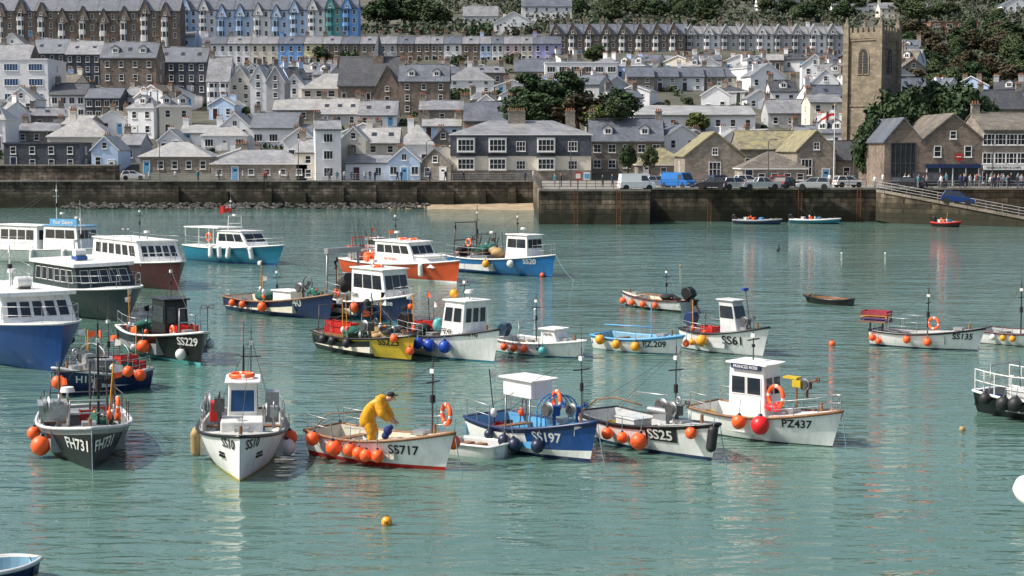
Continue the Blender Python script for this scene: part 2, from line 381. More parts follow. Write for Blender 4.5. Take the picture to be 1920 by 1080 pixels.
def house3(X0,X1,d,z0,hw,hr,typ,wall,roof,fl=None,cols=None,dep=9,chim=1,yaw=0,ww=1.0,wh=1.35,found=5,bay=0,dorm=0,rl=0,door_=True,label=None,cat='house',name='house',style='sash',group=None,fm=FRAMEW,gm=GLASS,attic=True,win=True,sidewin=True,wfrac=1.0):
    w=X1-X0; xm=(X0+X1)/2
    e=mk(name,None,None,(xm,d,z0),(0,0,yaw)); e.empty_display_size=1
    top(e,label or f"{WN[wall]} house with {RN[roof]}"+{'gx':'','gy':' and gabled front','hip':' and hipped corners','flat':' and flat parapet'}[typ],cat,group)
    wm=wallm[wall]; rm=roofm[roof]
    a,b0=w/2,-found; mb=MB(); zt=hw
    mb.add([(-a,0,b0),(a,0,b0),(a,dep,b0),(-a,dep,b0),(-a,0,zt),(a,0,zt),(a,dep,zt),(-a,dep,zt)],[(0,1,5,4),(1,2,6,5),(2,3,7,6),(3,0,4,7),(4,5,6,7)],wm)
    if typ=='gx':
        for sx in(-a,a): mb.add([(sx,0,zt),(sx,dep,zt),(sx,dep/2,zt+hr)],[(0,1,2)],wm)
    if typ=='gy':
        for sy in(0,dep): mb.add([(-a,sy,zt),(a,sy,zt),(0,sy,zt+hr)],[(0,1,2)],wm)
    mb.obj('wall',e)
    rb=MB(); o=.28; th=.16
    if typ=='gx':
        sl=hr/(dep/2)
        for s in(0,1):
            ye=-o if s==0 else dep+o; ze=zt-o*sl
            rb.prism([(-a-.15,ye,ze+.02),(a+.15,ye,ze+.02),(a+.15,dep/2,zt+hr+.02),(-a-.15,dep/2,zt+hr+.02)],(0,0,th),rm)
        rb.tube([(-a-.15,dep/2,zt+hr+th+.03),(a+.15,dep/2,zt+hr+th+.03)],.11,rm)
        rb.box(0,-o-.03,zt-o*sl-.02,w+.3,.1,.12,STEEL)
    elif typ=='gy':
        sl=hr/a
        for s in(-1,1):
            rb.prism([(s*(a+o),-.2,zt-o*sl+.02),(0,-.2,zt+hr+.02),(0,dep,zt+hr+.02),(s*(a+o),dep,zt-o*sl+.02)],(0,0,th),rm)
            rb.prism([(s*(a+o),-.24,zt-o*sl-.08),(0,-.24,zt+hr-.08),(0,-.2,zt+hr-.08),(s*(a+o),-.2,zt-o*sl-.08)],(0,0,.24),FRAMEW if wall not in('brown','granite') else rm)
    elif typ=='hip':
        i=min(dep/2,a*.9); z1=zt+.02
        A=[(-a-o,-o,z1),(a+o,-o,z1),(a+o,dep+o,z1),(-a-o,dep+o,z1)]; Bt=[(x,y,z-.14) for x,y,z in A]
        T=[(-a+i,dep/2,zt+hr),(a-i,dep/2,zt+hr)]
        rb.add(A+T,[(0,1,5,4),(1,2,5),(2,3,4,5),(3,0,4)],rm); rb.add(A+Bt,[(4,5,1,0),(5,6,2,1),(6,7,3,2),(7,4,0,3),(7,6,5,4)],FRAMEW)
    else:
        rb.box(0,dep/2,zt+.12,w+.3,dep+.3,.25,wm if wall!='brown' else FRAMEW); rb.box(0,dep/2,zt+.27,w-.3,dep-.3,.06,rm)
    ro=rb.obj('roof',e)
    cmat=wallm['granite'] if R.random()<.6 else wm
    for k in range(chim):
        if typ=='gy': cx,cy=(a-.6)*(1 if k else -1)*.5,dep*.6; cz=zt+hr*.5
        elif typ=='gx': cx,cy=((-a+.5) if k==0 else (a-.5)),dep/2; cz=zt+hr
        elif typ=='hip': cx,cy=((-a*.4) if k==0 else (a*.4)),dep/2+.6; cz=zt+hr-.3
        else: cx,cy,cz=a*.5,dep*.7,zt
        chimney(ro,cx,cy,cz,cmat,1.1,.7,1.3,3)
    if rl and typ=='gx':
        for k in range(rl):
            mk('rooflight',RLM,ro,(-a+w*(k+.5)/rl,dep/2*.5,zt+hr*.5+th+.06),(-(math.pi/2-math.atan2(hr,dep/2)),0,0))
    for k in range(dorm):
        if typ not in('gx','hip'): break
        dx=-a+w*(k+.5)/dorm; q=MB(); yy=dep/2*.25; zz=zt+hr*.25
        q.box(dx,yy+1.0,zz+.6,1.5,2.0,1.3,FRAMEW)
        for s in(-1,1): q.prism([(dx+s*.95,yy-.15,zz+1.2),(dx,yy-.15,zz+1.85),(dx,yy+2.4,zz+1.85),(dx+s*.95,yy+2.4,zz+1.2)],(0,0,.1),rm)
        q.add([(dx-.75,yy,zz+1.25),(dx+.75,yy,zz+1.25),(dx,yy,zz+1.8)],[(0,1,2)],FRAMEW)
        q.obj('dormer',ro); mk('window',wmesh(1.0,.9,'case',fm,gm),ro,(dx,yy,zz+.25))
    if win:
        fl=fl or max(1,int(round(hw/2.8))); cols=cols or max(1,int(round(w/2.9))); fh=hw/fl
        wh=min(wh,fh*.58); dk=R.randrange(cols)
        for f in range(fl):
            for c in range(cols):
                x=(-a+w*(c+.5)/cols)*wfrac; z=f*fh+(fh-wh)*.5
                if f==0 and door_ and c==dk and cols>1:
                    door(e,x,0.02,R.choice([NAVY,MAROON,DGREEN,WHITE,LBLUE])); continue
                if bay and c%bay==0 and f<fl: continue
                mk('window',wmesh(ww,wh,style,fm,gm),e,(x,0,z))
        if attic and typ=='gy' and hr>2.0: mk('window',wmesh(min(ww,.9),1.1,style,fm,gm),e,(0,0,zt+.1))
        if sidewin and dep>6 and w>5:
            for f in range(fl):
                for s in(-1,1):
                    mk('window',wmesh(.9,wh,style,fm,gm),e,(s*a,dep*.5,f*fh+(fh-wh)*.5),(0,0,s*math.pi/2))
    if bay:
        for c in range(cols):
            if c%bay==0:
                x=-a+w*(c+.5)/cols; bb=MB(); bw=min(1.1,w/cols*.42); hh=hw*.93
                ft=[(x-bw,0),(x-bw*.6,-.8),(x+bw*.6,-.8),(x+bw,0)]
                for i in range(3):
                    p,q=ft[i],ft[i+1]; bb.poly([(p[0],p[1],b0),(q[0],q[1],b0),(q[0],q[1],hh),(p[0],p[1],hh)],FRAMEW if wall in('brown','granite') else wm)
                    nx,ny=(q[1]-p[1]),-(q[0]-p[0]); l=math.hypot(nx,ny); nx/=l;ny/=l
                    for f in range(fl):
                        zb=f*fh+fh*.32; zt2=f*fh+fh*.86
                        if zt2>hh-.1: zt2=hh-.15
                        g=[]
                        for (u,zz) in((.14,zb),(.86,zb),(.86,zt2),(.14,zt2)): g.append((p[0]+(q[0]-p[0])*u+nx*.02,p[1]+(q[1]-p[1])*u+ny*.02,zz))
                        bb.poly(g,GLASS)
                bb.prism([(p[0]*1.0,p[1]-.06,hh) for p in ft],(0,0,.15),rm); bb.obj('bay_window',e)
    return e
def H(x0,x1,yb,ye,yr,typ,wall,roof,d=None,dep=9,dmin=196,**k):
    xm=(x0+x1)/2
    if xm<1010: dmin=max(dmin,257)
    if d is None: d=solve(xm,yb,dmin)
    X0,z0=AT(x0,yb,d); X1,_=AT(x1,yb,d); _,ze=AT(xm,ye,d)
    z0b=max(min(z0,tz(xm,d)+2),3.9)
    if d<=262: z0b=4.0
    Yr=d if typ=='gy' else d+dep/2
    _,zr=AT(xm,yr,Yr); hr=max(.7,zr-ze)
    EXP.append((x0,x1,yb,ye,d,dep))
    return house3(X0,X1,d,z0b,max(2.2,ze-z0b),hr,typ,wall,roof,dep=dep,**k)
# front row
H(0,92,224,112,112,'flat','white','light',fl=4,cols=2,ww=3.0,wh=1.5,gm=GLASSB,style='case',dep=14,chim=0,door_=False,label='white modern block with wide blue-tinted windows',cat='apartment building',name='apartment_building')
H(8,150,318,270,270,'flat','dark','darks',dep=8,chim=0,label='low dark flat-roofed building above the sea wall')
H(90,206,300,256,220,'hip','cream','pale',chim=1,cols=4)
H(30,108,268,246,232,'gx','granite','light',chim=2)
H(172,222,324,280,256,'gy','pblue','light',cols=2)
H(224,264,306,272,252,'gx','grey','light')
H(262,394,326,293,266,'hip','granite','pale',fl=1,chim=0,cols=5,label='low granite net loft with pale slate hipped roof')
H(396,576,338,307,281,'hip','granite','light',fl=1,chim=1,cols=6,wh=1.0,label='long low stone fish cellar with grey slate roof')
H(296,342,286,264,244,'gy','white','light'); H(336,402,272,250,236,'gx','white','pale',chim=1)
H(378,464,282,254,230,'hip','white','pale',cols=3,ww=1.6,style='case'); H(412,470,277,238,212,'gy','white','blueg',cols=2,fl=2,ww=1.2,style='case',dep=11); H(470,556,277,240,212,'gx','white','blueg',cols=3,fl=1,ww=1.6,style='case',dep=11)
H(532,592,304,262,240,'gy','white','light'); H(556,600,338,286,262,'gx','cream','light'); H(592,640,340,243,227,'gx','white','light',fl=3,ww=1.5,style='case',chim=1,yaw=.15)
H(640,686,332,262,238,'gy','cream','pale',fl=2); H(684,748,314,268,240,'gx','cream','pale',chim=1,rl=2,cols=2); H(748,812,312,270,234,'hip','white','pale',chim=1,cols=2); H(648,730,338,306,292,'gx','white','light',fl=1,style='case')
H(728,788,346,302,276,'gy','pblue','pale',cols=3,fl=1,ww=1.2,style='case'); H(786,846,342,306,278,'gy','granite','light',cols=2,yaw=-.2)
H(812,850,300,262,240,'gy','granite','blueg')
H(1106,1244,322,264,224,'gx','granite','blueg',cols=5,fl=2,chim=2,ww=1.3,dorm=2,style='cross',label='grey granite house with two white dormers and twin chimneys')
H(1196,1292,334,316,284,'hip','granite','lichen',fl=1,chim=0,cols=3,dep=10)
H(1284,1396,343,292,248,'gy','granite','lichen',dep=16,chim=0,cols=1,fl=1,ww=1.8,wh=2.2,style='cross',label='granite hall with lichened roof and tall gable window')
H(1388,1500,330,280,247,'gx','granite','lichen',dep=14,chim=0,cols=4,fl=1,label='granite lifeboat house with long lichen-covered roof',cat='lifeboat station',name='lifeboat_station')
H(1494,1566,345,282,245,'gy','granite','lichen',dep=18,chim=0,cols=2,fl=1,ww=1.6,wh=2.4,style='cross')
H(1392,1512,347,316,284,'hip','granite','brownr',dep=8,chim=0,cols=5,fl=1,wh=1.0,label='low stone store with brown hipped roof')
H(1562,1612,345,300,266,'gx','granite','darks',dep=8,d=234,chim=0,cols=1)
# big slate-hung house
big=H(845,1108,347,252,226,'hip','cream','light',d=258,dep=12,chim=0,fl=3,cols=7,win=False,label='large cream and slate-hung house with white bay windows')
w2=(AT(1108,300,258)[0]-AT(845,300,258)[0])/2; hw=AT(960,252,258)[1]-4
sb=MB(); sb.box(0,-.04,hw-1.75,2*w2+.12,.16,3.4,wallm['dark']); sb.obj('slate_hanging',big)
sb=MB(); sb.box(0,-.07,.8,2*w2+.1,.2,1.7,wallm['granite']); sb.obj('stone_plinth',big)
for i,fx in enumerate((-.78,-.33,.0,.36,.74)):
    x=fx*w2
    for zz,hh in((hw-2.7,1.9),(hw-5.6,1.7)):
        if i in(0,1,3):
            q=MB(); q.box(x,-.5,zz+hh/2,2.9,.9,hh+.5,FRAMEW); q.box(x,-.5,zz+hh+.3,3.1,1.1,.12,roofm['blueg']); q.obj('bay_window',big)
            mk('window',wmesh(2.6,hh,'cross'),big,(x,-.96,zz))
        else: mk('window',wmesh(1.5,hh*.85,'cross'),big,(x,-.13,zz))
for cx in(-.12,.0,.72): chimney(big,cx*w2*1.0,5,hw+1.6,wallm['granite'],1.5,.9,2.2,4)
# right quay buildings
def gab(x0,x1,yb,ye,yr,**k): return H(x0,x1,yb,ye,yr,'gy',dep=16,chim=0,**k)
g1=gab(1657,1728,350,264,222,wall='brown',roof='blueg',win=False,label='dark stone gabled hall with tall glazed front',cat='shop',name='shop_building')
mk('shop_front',wmesh(3.4,5.6,'cross',STEEL),g1,(0,-.02,.3))
g2=gab(1728,1842,350,262,214,wall='brown',roof='brownr',fl=2,cols=2,ww=1.0,wh=1.5,label='brown granite gabled building with red shield sign',cat='shop',name='shop_building')
q=MB(); q.prism([(-.5,-.1,.5),(.5,-.1,.5),(.5,-.1,-.1),(0,-.1,-.6),(-.5,-.1,-.1)],(0,-.06,0),RED); q.box(0,-.18,.1,.6,.02,.12,FWHITE); q.obj('shield_sign',g2,(.8,0,3.9))
q=MB(); q.box(0,-.1,1.3,7,.1,2.4,GLASS); q.box(0,-.2,2.75,7.4,.3,.5,NAVY)
for i in range(5): q.box(-3.5+i*1.75,-.16,1.3,.12,.1,2.4,FRAMEW)
q.obj('shop_front',g2)
g3=H(1842,1990,350,244,214,'gx','granite','brownr',dep=12,chim=2,fl=3,cols=7,ww=1.7,wh=1.7,style='cross',label='granite quayside building with white windows above a chip shop',cat='shop',name='shop_building')
gx0=-(AT(1990,300,g3.location.y)[0]-AT(1842,300,g3.location.y)[0])/2
q=MB(); q.box(0,-.2,2.55,-2*gx0,.3,.6,FRAMEW); q.box(0,-.13,1.2,-2*gx0-.4,.1,2.1,GLASS); q.obj('shop_front',g3)
flat_text('HARBOUR FISH & CHIPS',.32,BLACKP,g3,(gx0+2.7,-.36,2.55),(0,0,0),'shop_sign_lettering')
# second layer
H(57,124,158,100,74,'gx','dark','blueg',fl=3,cols=4,chim=1,dep=12,rl=2); H(124,190,158,102,78,'gx','dark','light',fl=3,cols=4,chim=1,dep=12,rl=2); H(-5,57,168,110,84,'gx','brown','light',fl=2,cols=4,chim=2)
H(95,160,222,178,158,'gx','white','darks',fl=2,cols=4,ww=1.2,style='case'); H(160,226,224,184,166,'gx','dark','blueg',fl=2,cols=4,ww=1.2,style='case'); H(190,294,208,108,80,'gx','brown','blueg',fl=4,cols=4,chim=2,dorm=2,rl=1)
H(294,388,198,116,90,'gx','dark','blueg',fl=4,cols=5,chim=2,rl=3); H(388,430,206,152,108,'gx','white','light',fl=3,cols=2,bay=1,chim=1); H(430,472,204,156,126,'gy','cream','light',fl=3,cols=2)
H(470,500,222,150,122,'gy','white','light',fl=4,cols=1); H(500,534,222,152,124,'gy','grey','light',fl=4,cols=1); H(534,570,205,160,140,'gy','white','light')
H(566,700,206,166,138,'hip','cream','pale',fl=2,cols=6,ww=1.5,chim=2); H(512,604,226,208,188,'gx','granite','pale'); H(598,672,236,214,186,'gx','grey','pale',rl=3,chim=2,dep=11); H(672,744,238,216,190,'gx','white','light',rl=2,chim=1,dep=10)
H(634,748,214,160,108,'gx','brown','darks',fl=1,cols=5,dep=13,chim=0,wh=3,label='dark stone church nave with steep slate roof',cat='church',name='church_nave')
H(700,752,214,172,124,'gy','brown','brownr',fl=1,cols=1,wh=3,dep=8,chim=0)
H(748,842,214,152,122,'gx','brown','blueg',fl=3,cols=3,chim=2,dorm=2); H(838,926,174,150,126,'hip','white','light',fl=2,cols=3)
H(786,872,232,206,190,'gx','granite','light',chim=2); H(870,962,262,226,192,'gx','granite','blueg',chim=2)
H(964,1042,150,134,112,'gx','granite','blueg',chim=3); H(1022,1158,156,118,116,'flat','white','light',fl=2,cols=6,ww=2.0,style='case',chim=0,label='long white flat-roofed block with wide windows')
for i,(a,b) in enumerate(((1176,1226),(1226,1272),(1272,1320),(1320,1358),(1358,1400))): H(a,b,170,144,127,'gx',['granite','grey','white','granite','cream'][i],'blueg',chim=1,fl=2)
H(1192,1416,246,216,200,'gx','white','pale',fl=1,cols=8,dep=16,chim=1,label='long white market hall with broad pale roof')
H(1400,1450,205,184,168,'gy','white','light'); H(1440,1524,240,212,188,'gx','grey','light',chim=2); H(1518,1578,262,192,178,'gx','cream','light',fl=3)
H(1844,1925,232,204,170,'gx','granite','darks',chim=2)
H(1100,1182,262,236,214,'gx','granite','blueg',chim=2)
# upper
H(268,366,92,68,54,'gx','pblue','light',chim=1,cols=3); H(868,934,46,30,12,'gx','white','light'); H(926,1000,64,42,22,'gy','white','pale'); H(978,1072,42,12,0,'gx','white','blueg',fl=3,cols=5,chim=2)
H(1560,1664,24,8,5,'flat','white','darks',chim=0,fl=2,cols=5,ww=2,style='case'); H(1745,1838,64,42,36,'flat','wood','darks',chim=0,fl=2,cols=4,ww=2.4,style='case'); H(1878,1935,30,10,-6,'gy','white','blueg')
H(1650,1742,34,16,6,'gx','cream','light'); H(1860,1930,150,134,118,'gx','white','darks'); H(1420,1500,22,6,-6,'gx','white','darks'); H(1230,1290,20,8,-4,'gx','grey','darks')
H(0,46,104,82,62,'gy','white','light'); H(200,262,98,80,64,'gx','grey','light')
# terraces
cs=['white','white','cream','blue','yellow','brown','brown','granite','grey','brown','brown','granite','white','brown','pblue','white','pink','cream','lilac','blue']
xs=[380,426,470,522,570,604,640,675,710,745,778,808,832,866,900,922,944,976,1000,1052]
for i in range(len(xs)-1):
    H(xs[i],xs[i+1]-.5,120+1.5*math.sin(i),82,69,'gx',cs[i],'light' if i%3 else 'blueg',d=474,fl=2,cols=2 if xs[i+1]-xs[i]<40 else 3,chim=1,rl=i%2,cat='terraced house',name='terraced_house',group='houses in a painted hillside terrace',sidewin=False,wh=1.8)
def gterr(x0,x1,n,yb,ye,yr,d,cols,roof,grp):
    for i in range(n):
        a=x0+(x1-x0)*i/n; b=x0+(x1-x0)*(i+1)/n-.4
        e=H(a,b,yb,ye,yr+4,'gx',cols(i),roof,d=d,fl=3,cols=2,bay=2,chim=1,dep=9,cat='terraced house',name='terraced_house',group=grp,sidewin=False,wh=1.7)
        w=AT(b,yb,d)[0]-AT(a,yb,d)[0]; hw=AT(a,ye,d)[1]-max(AT(a,yb,d)[1],3.9); gw=w*.62; h=AT(a,yr-2,d)[1]-AT(a,ye,d)[1]
        q=MB(); wmt=wallm[cols(i)] if cols(i)!='white' else FRAMEW; cx=-w/2+w*.32
        q.prism([(cx-gw/2,-.95,hw-.3),(cx+gw/2,-.95,hw-.3),(cx,-.95,hw+h-.2)],(0,4.5,0),wmt)
        for s in(-1,1): q.prism([(cx+s*(gw/2+.2),-1.1,hw-.45),(cx,-1.1,hw+h-.15),(cx,3.6,hw+h-.15),(cx+s*(gw/2+.2),3.6,hw-.45)],(0,0,.14),roofm[roof])
        q.obj('front_gable',e); mk('window',wmesh(.8,1.0,'sash'),e,(cx,-.96,hw+.05))
gterr(338,610,8,62,18,-4,524,lambda i:['pblue','white','pblue'][i%3],'blueg','tall pale villas in a gabled terrace')
gterr(610,672,2,62,14,-8,524,lambda i:['green','blue'][i%2],'blueg','tall pale villas in a gabled terrace')
gterr(-10,338,9,66,20,-4,512,lambda i:'brown','blueg','brown stone villas in a gabled terrace')
gterr(1032,1284,8,107,64,42,500,lambda i:'brown','blueg','brown stone villas in a gabled terrace')
gterr(1284,1582,9,104,64,46,502,lambda i:['grey','white','grey'][i%3],'light','grey and white villas in a gabled terrace')
# infill
cand=[]
for row in range(17):
    d=274+row*12
    x=-.36*d-R.uniform(0,8)
    while x<.36*d:
        w=R.uniform(4.6,8.5); dd=d+R.uniform(-3.5,3.5); z=tz(x,dd)+.2; xm=proj(x,dd,z)[0]
        for (h1,h2) in ((R.uniform(4.6,6.4),R.uniform(1.8,2.8)),(4.0,1.9),(2.9,1.6),(2.3,1.3)):
            pa,pt=proj(x-w/2,dd,z+h1+h2+.6); pb,_=proj(x+w/2,dd,z); ok=True
            for (a,b,yb,ye,ed,edep) in EXP:
                if b>pa+5 and a<pb-5:
                    if abs(ed+edep/2-dd-3.5)<edep/2+3.5: ok=False;break
                    vis=.22 if ed>460 else .6
                    if dd<ed and pt<yb-(yb-ye)*vis: ok=False;break
            if ok: break
        if 1560<xm<1700 and dd<340: ok=False
        if 945<xm<1195 and 262<dd<330: ok=False
        if xm>1720 and dd>350 : ok=False
        if ok: cand.append((x,dd,z,w,h1,h2)); x+=w+R.uniform(.3,1.5)
        else: x+=2.5
R.shuffle(cand)
for (x,dd,z,w,hw_,hr) in cand[:195]:
    house3(x-w/2,x+w/2,dd,z,hw_,hr,R.choice(['gx','gx','gy','gy','hip']),R.choice(['white','white','white','grey','cream','granite','granite','white','white','pblue']),R.choice(['light','pale','light','blueg','blueg','light','darks','brownr']),chim=R.choice([1,2,2]),yaw=R.uniform(-.5,.5),dep=7,rl=R.choice([0,0,1,2]),dorm=R.choice([0,0,1,1,2]) if hw_>3.5 else 0,sidewin=False,group='houses stepping up the hillside')
# spire
ds_=solve(710,214)+6
q=MB(); X,z=AT(710,118,ds_); q.box(0,0,-2,2.2,2.2,6,wallm['brown']); q.cyl((0,0,1),(0,0,6.0),1.25,roofm['darks'],.02,8,smooth=False)
o=q.obj('church_spire',None,(X,ds_,z+.5)); top(o,'small slate church spire above a dark stone nave','church')
# ------------------------------------------------------------ church tower
X,_=AT(1633,240,242); tw=mk('church_tower',None,None,(X,242,4),(0,0,math.radians(-40))); top(tw,'tall square granite church tower with battlements and clock','church')
HT=AT(1633,66,242)[1]-4; w=5.5
tst=stone('weathered_tower_granite',(.3,.255,.185),(.19,.16,.12),(.24,.2,.16),1.0,.8,.4,.9,lichen=(.33,.28,.17),lf=.64)
q=MB(); q.box(0,0,HT/2-1,w,w,HT+2,tst)
for z in(5,11.5,HT-.8): q.box(0,0,z,w+.3,w+.3,.3,tst)
for i in(-1,1):
    for j in(-1,1):
        q.box(i*(w/2+.0),j*(w/2+.0),HT/2-1,.9,.9,HT+1.8,tst)
q.obj('wall',tw)
q=MB()
for s in range(4):
    for k in range(6):
        p=-w/2+.55+k*(w-1.1)/5
        x_,y_=[(p,-w/2),(p,w/2),(-w/2,p),(w/2,p)][s]; q.box(x_,y_,HT+.5,.55 if s<2 else .4,.4 if s<2 else .55,1.0,tst)
for s in range(4):
    x_,y_=[(0,-w/2),(0,w/2),(-w/2,0),(w/2,0)][s]; q.box(x_,y_,HT-.2,w if s<2 else .42,.42 if s<2 else w,.9,tst)
q.obj('battlement',tw)
for i in(-1,1):
    for j in(-1,1):
        q=MB(); q.box(0,0,0.7,.8,.8,1.6,tst); q.cyl((0,0,1.5),(0,0,2.5),.4,tst,.06,8,smooth=False); q.sph((0,0,2.5),.12,tst,8,6); q.obj('pinnacle',tw,(i*w/2,j*w/2,HT))
def arch(w_,h,mat,y):
    pts=[(-w_/2,y,0),(w_/2,y,0),(w_/2,y,h*.65)]+[(w_/2*math.cos(t)**.8,y,h*.65+h*.35*math.sin(t)) for t in(.5,1.0,1.4)]+[(0,y,h)]+[(-w_/2*math.cos(t)**.8,y,h*.65+h*.35*math.sin(t)) for t in(1.4,1.0,.5)]+[(-w_/2,y,h*.65)]
    return pts
def belf():
    b=MB(); b.prism(arch(1.9,4.1,tst,0),(0,-.12,0),tst); b.prism([(x,-.13,z+.2) for x,_,z in arch(1.5,3.6,LOUV,0)],(0,-.02,0),LOUV); b.box(0,-.17,1.7,.14,.08,3.2,tst)
    for i in range(7): b.box(0,-.17,.4+i*.42,1.3,.05,.08,STEEL)
    return b
for r_ in(0,math.pi/2):
    belf().obj('louvred_window',tw,(math.sin(r_)*w/2,-math.cos(r_)*w/2,HT-6),(0,0,r_))
    b=MB(); b.cyl((0,-.05,0),(0,-.2,0),.85,tst,n=24); b.cyl((0,-.2,0),(0,-.23,0),.72,NAVY,n=24)
    for i in range(12):
        t=i*math.pi/6; b.box(.6*math.cos(t),-.25,.6*math.sin(t),.07,.02,.07,YELLOW)
    b.box(0,-.26,.2,.05,.02,.45,YELLOW); b.box(.15,-.26,0,.32,.02,.05,YELLOW)
    if r_>0: b.obj('clock',tw,(math.sin(r_)*w/2,-math.cos(r_)*w/2,HT-8.6),(0,0,r_))
    b=MB(); b.prism(arch(1.0,2.2,LOUV,0),(0,-.1,0),LOUV); b.obj('window',tw,(math.sin(r_)*w/2,-math.cos(r_)*w/2,6.5),(0,0,r_))
# ------------------------------------------------------------ ground, quay, water
m,n,b=nt('hill_grass_and_scrub'); setc(b,.95); tc=n.nodes.new('ShaderNodeTexCoord')
no=N(n,'ShaderNodeTexNoise',Scale=.06,Detail=8.0,Roughness=.75); n.links.new(tc.outputs['Object'],no.inputs['Vector'])
cr=n.nodes.new('ShaderNodeValToRGB'); cr.color_ramp.elements[0].position=.35; cr.color_ramp.elements[0].color=(.035,.042,.025,1); cr.color_ramp.elements[1].position=.65; cr.color_ramp.elements[1].color=(.13,.12,.095,1)
n.links.new(no.outputs['Fac'],cr.inputs[0]); n.links.new(cr.outputs[0],b.inputs['Base Color']); HILL=m
ds=[-400,100,200,249,250,256,262,270,280,290,305,320,340,360,380,400,420,440,455,470,485,500,515,530,560,600,650,700,780,900,1050,1200,1450,1700]
xsn=list(range(-900,1201,20)); mb=MB(); V=[]
for d in ds:
    for x in xsn: V.append((x,d,-3 if d<250 else (tz(x,d)-.1)))
nx=len(xsn); FS=[(j*nx+i,j*nx+i+1,(j+1)*nx+i+1,(j+1)*nx+i) for j in range(len(ds)-1) for i in range(nx-1)]
mb.add(V,FS,HILL,True); o=mb.obj('hill'); o['kind']='structure'
XQ=AT(1012,400,193)[0]
q=MB(); q.box((-500+XQ+2)/2,255.6,1.4,XQ+2+500,13,5.2,PAVE); o=q.obj('pavement'); o['kind']='structure'
q=MB(); q.box((XQ+.8+400)/2,231.9,1.44,400-XQ-.8,60.4,5.15,PAVE); o=q.obj('quay'); o['kind']='structure'
def wallo(x0,x1,y,z0,z1,th,mat,label,cop=True,name='harbour_wall'):
    e=mk(name,None,None,((x0+x1)/2,y,0)); top(e,label,'wall'); L=x1-x0
    q=MB(); q.add([(-L/2,-.0-.25,z0),(L/2,-.25,z0),(L/2,th,z0),(-L/2,th,z0),(-L/2,0,z1),(L/2,0,z1),(L/2,th,z1),(-L/2,th,z1)],[(0,1,5,4),(1,2,6,5),(2,3,7,6),(3,0,4,7),(4,5,6,7)],mat); q.obj('masonry',e)
    if cop: q=MB(); q.box(0,th/2-.1,z1+.1,L+.2,th+.3,.22,PAVE); q.obj('coping',e)
    return e
XS=AT(1218,400,193)[0]
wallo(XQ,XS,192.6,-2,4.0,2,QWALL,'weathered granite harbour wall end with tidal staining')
wallo(XS,400,200.4,-2,4.0,2,QSHADE,'granite quay wall with painted-in shade and weed along the waterline')
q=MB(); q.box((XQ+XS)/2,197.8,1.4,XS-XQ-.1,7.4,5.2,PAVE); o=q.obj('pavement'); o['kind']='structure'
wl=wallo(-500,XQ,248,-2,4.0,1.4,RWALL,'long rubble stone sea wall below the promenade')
for px in(330,420,505,566,640,700,775,842,905,960):
    q=MB(); xx=AT(px,380,247)[0]-(-500+XQ)/2; hh=R.uniform(2.2,3.9); q.box(xx,-.35,hh/2-.5,R.uniform(.7,1.6),.6,hh+1,RWALL if px%3 else QSHADE,0,.85); q.obj('buttress',wl)
e=mk('harbour_wall',None,None,(XQ,193,0)); top(e,'side wall of the granite pier','wall'); q=MB(); q.box(.4,28,1,1.0,56,6,QWALL); q.obj('masonry',e)
e=mk('harbour_wall',None,None,(XS,193,0)); top(e,'granite return wall of the pier end','wall'); q=MB(); q.box(-.4,3.7,1,1.0,7.6,6,QSHADE); q.obj('masonry',e)
x0=AT(0,350,256)[0]-60; x1=AT(228,350,256)[0]
wallo(x0,x1,252,0,6.4,3,RWALL,'tall dark stone retaining wall under old buildings',name='retaining_wall')
# iron ladders and tyre fenders on the quay wall
def ladder(px,Y,):
    X=AT(px,400,Y)[0]; q=MB()
    for s in(-.22,.22): q.cyl((s,0,-.3),(s,0,4.3),.04,RUST,n=6)
    for i in range(14): q.cyl((-.22,0,i*.32),(.22,0,i*.32),.03,RUST,n=5)
    o=q.obj('wall_ladder',None,(X,Y,0)); top(o,'rusty iron ladder fixed to the quay wall','ladder','iron ladders on the quay')
for px,Y in((1080,192.1),(1160,192.1),(1330,199.9),(1500,199.9),(1610,199.9)): ladder(px,Y)
# slipway
SLIP=stone('slipway_setts',(.3,.26,.21),(.2,.17,.14),(.1,.09,.08),1.0,.5,.5,.85,big=.4)
A=AT(1640,350,201); q=MB(); xa,za=A[0],4.02; xb=AT(1990,420,184)[0]
q.prism([(xa,196,za),(xb,183,.5),(xb,187,.5),(xa,200.2,za)],(0,0,-.35),SLIP)
q.prism([(xa,196.2,za-.35),(xb,183.2,.15),(xb,187,.15),(xa,200.2,za-.35)],(0,0,-3.5),QSHADE); o=q.obj('slipway'); o['kind']='structure'  # ramp body uses the granite with shade in its colour
SAND=paint('wet_beach_sand',(.36,.28,.18),.8,var=.3,scale=.5)
def sheet(name,pts,mat):
    q=MB(); q.add(pts,[tuple(range(4))],mat); o=q.obj(name); o['kind']='structure'; return o
sheet('beach',[(AT(740,392,240)[0],241,-.3),(XQ+.2,234,-.25),(XQ+.2,248,.75),(AT(700,392,248)[0],248,.35)],SAND)
q=MB(); xs0=AT(1720,430,190)[0]; q.poly([(xs0,192,-.1),(xs0+20,184,-.1),(160,176,-.15),(160,200.2,1.0),(xs0,200.2,.0)],SAND); o=q.obj('beach'); o['kind']='structure'
ROCK=paint('dark_shore_rock',(.12,.11,.1),.9,var=.5,scale=.9,bump=.1,bs=4)
q=MB()
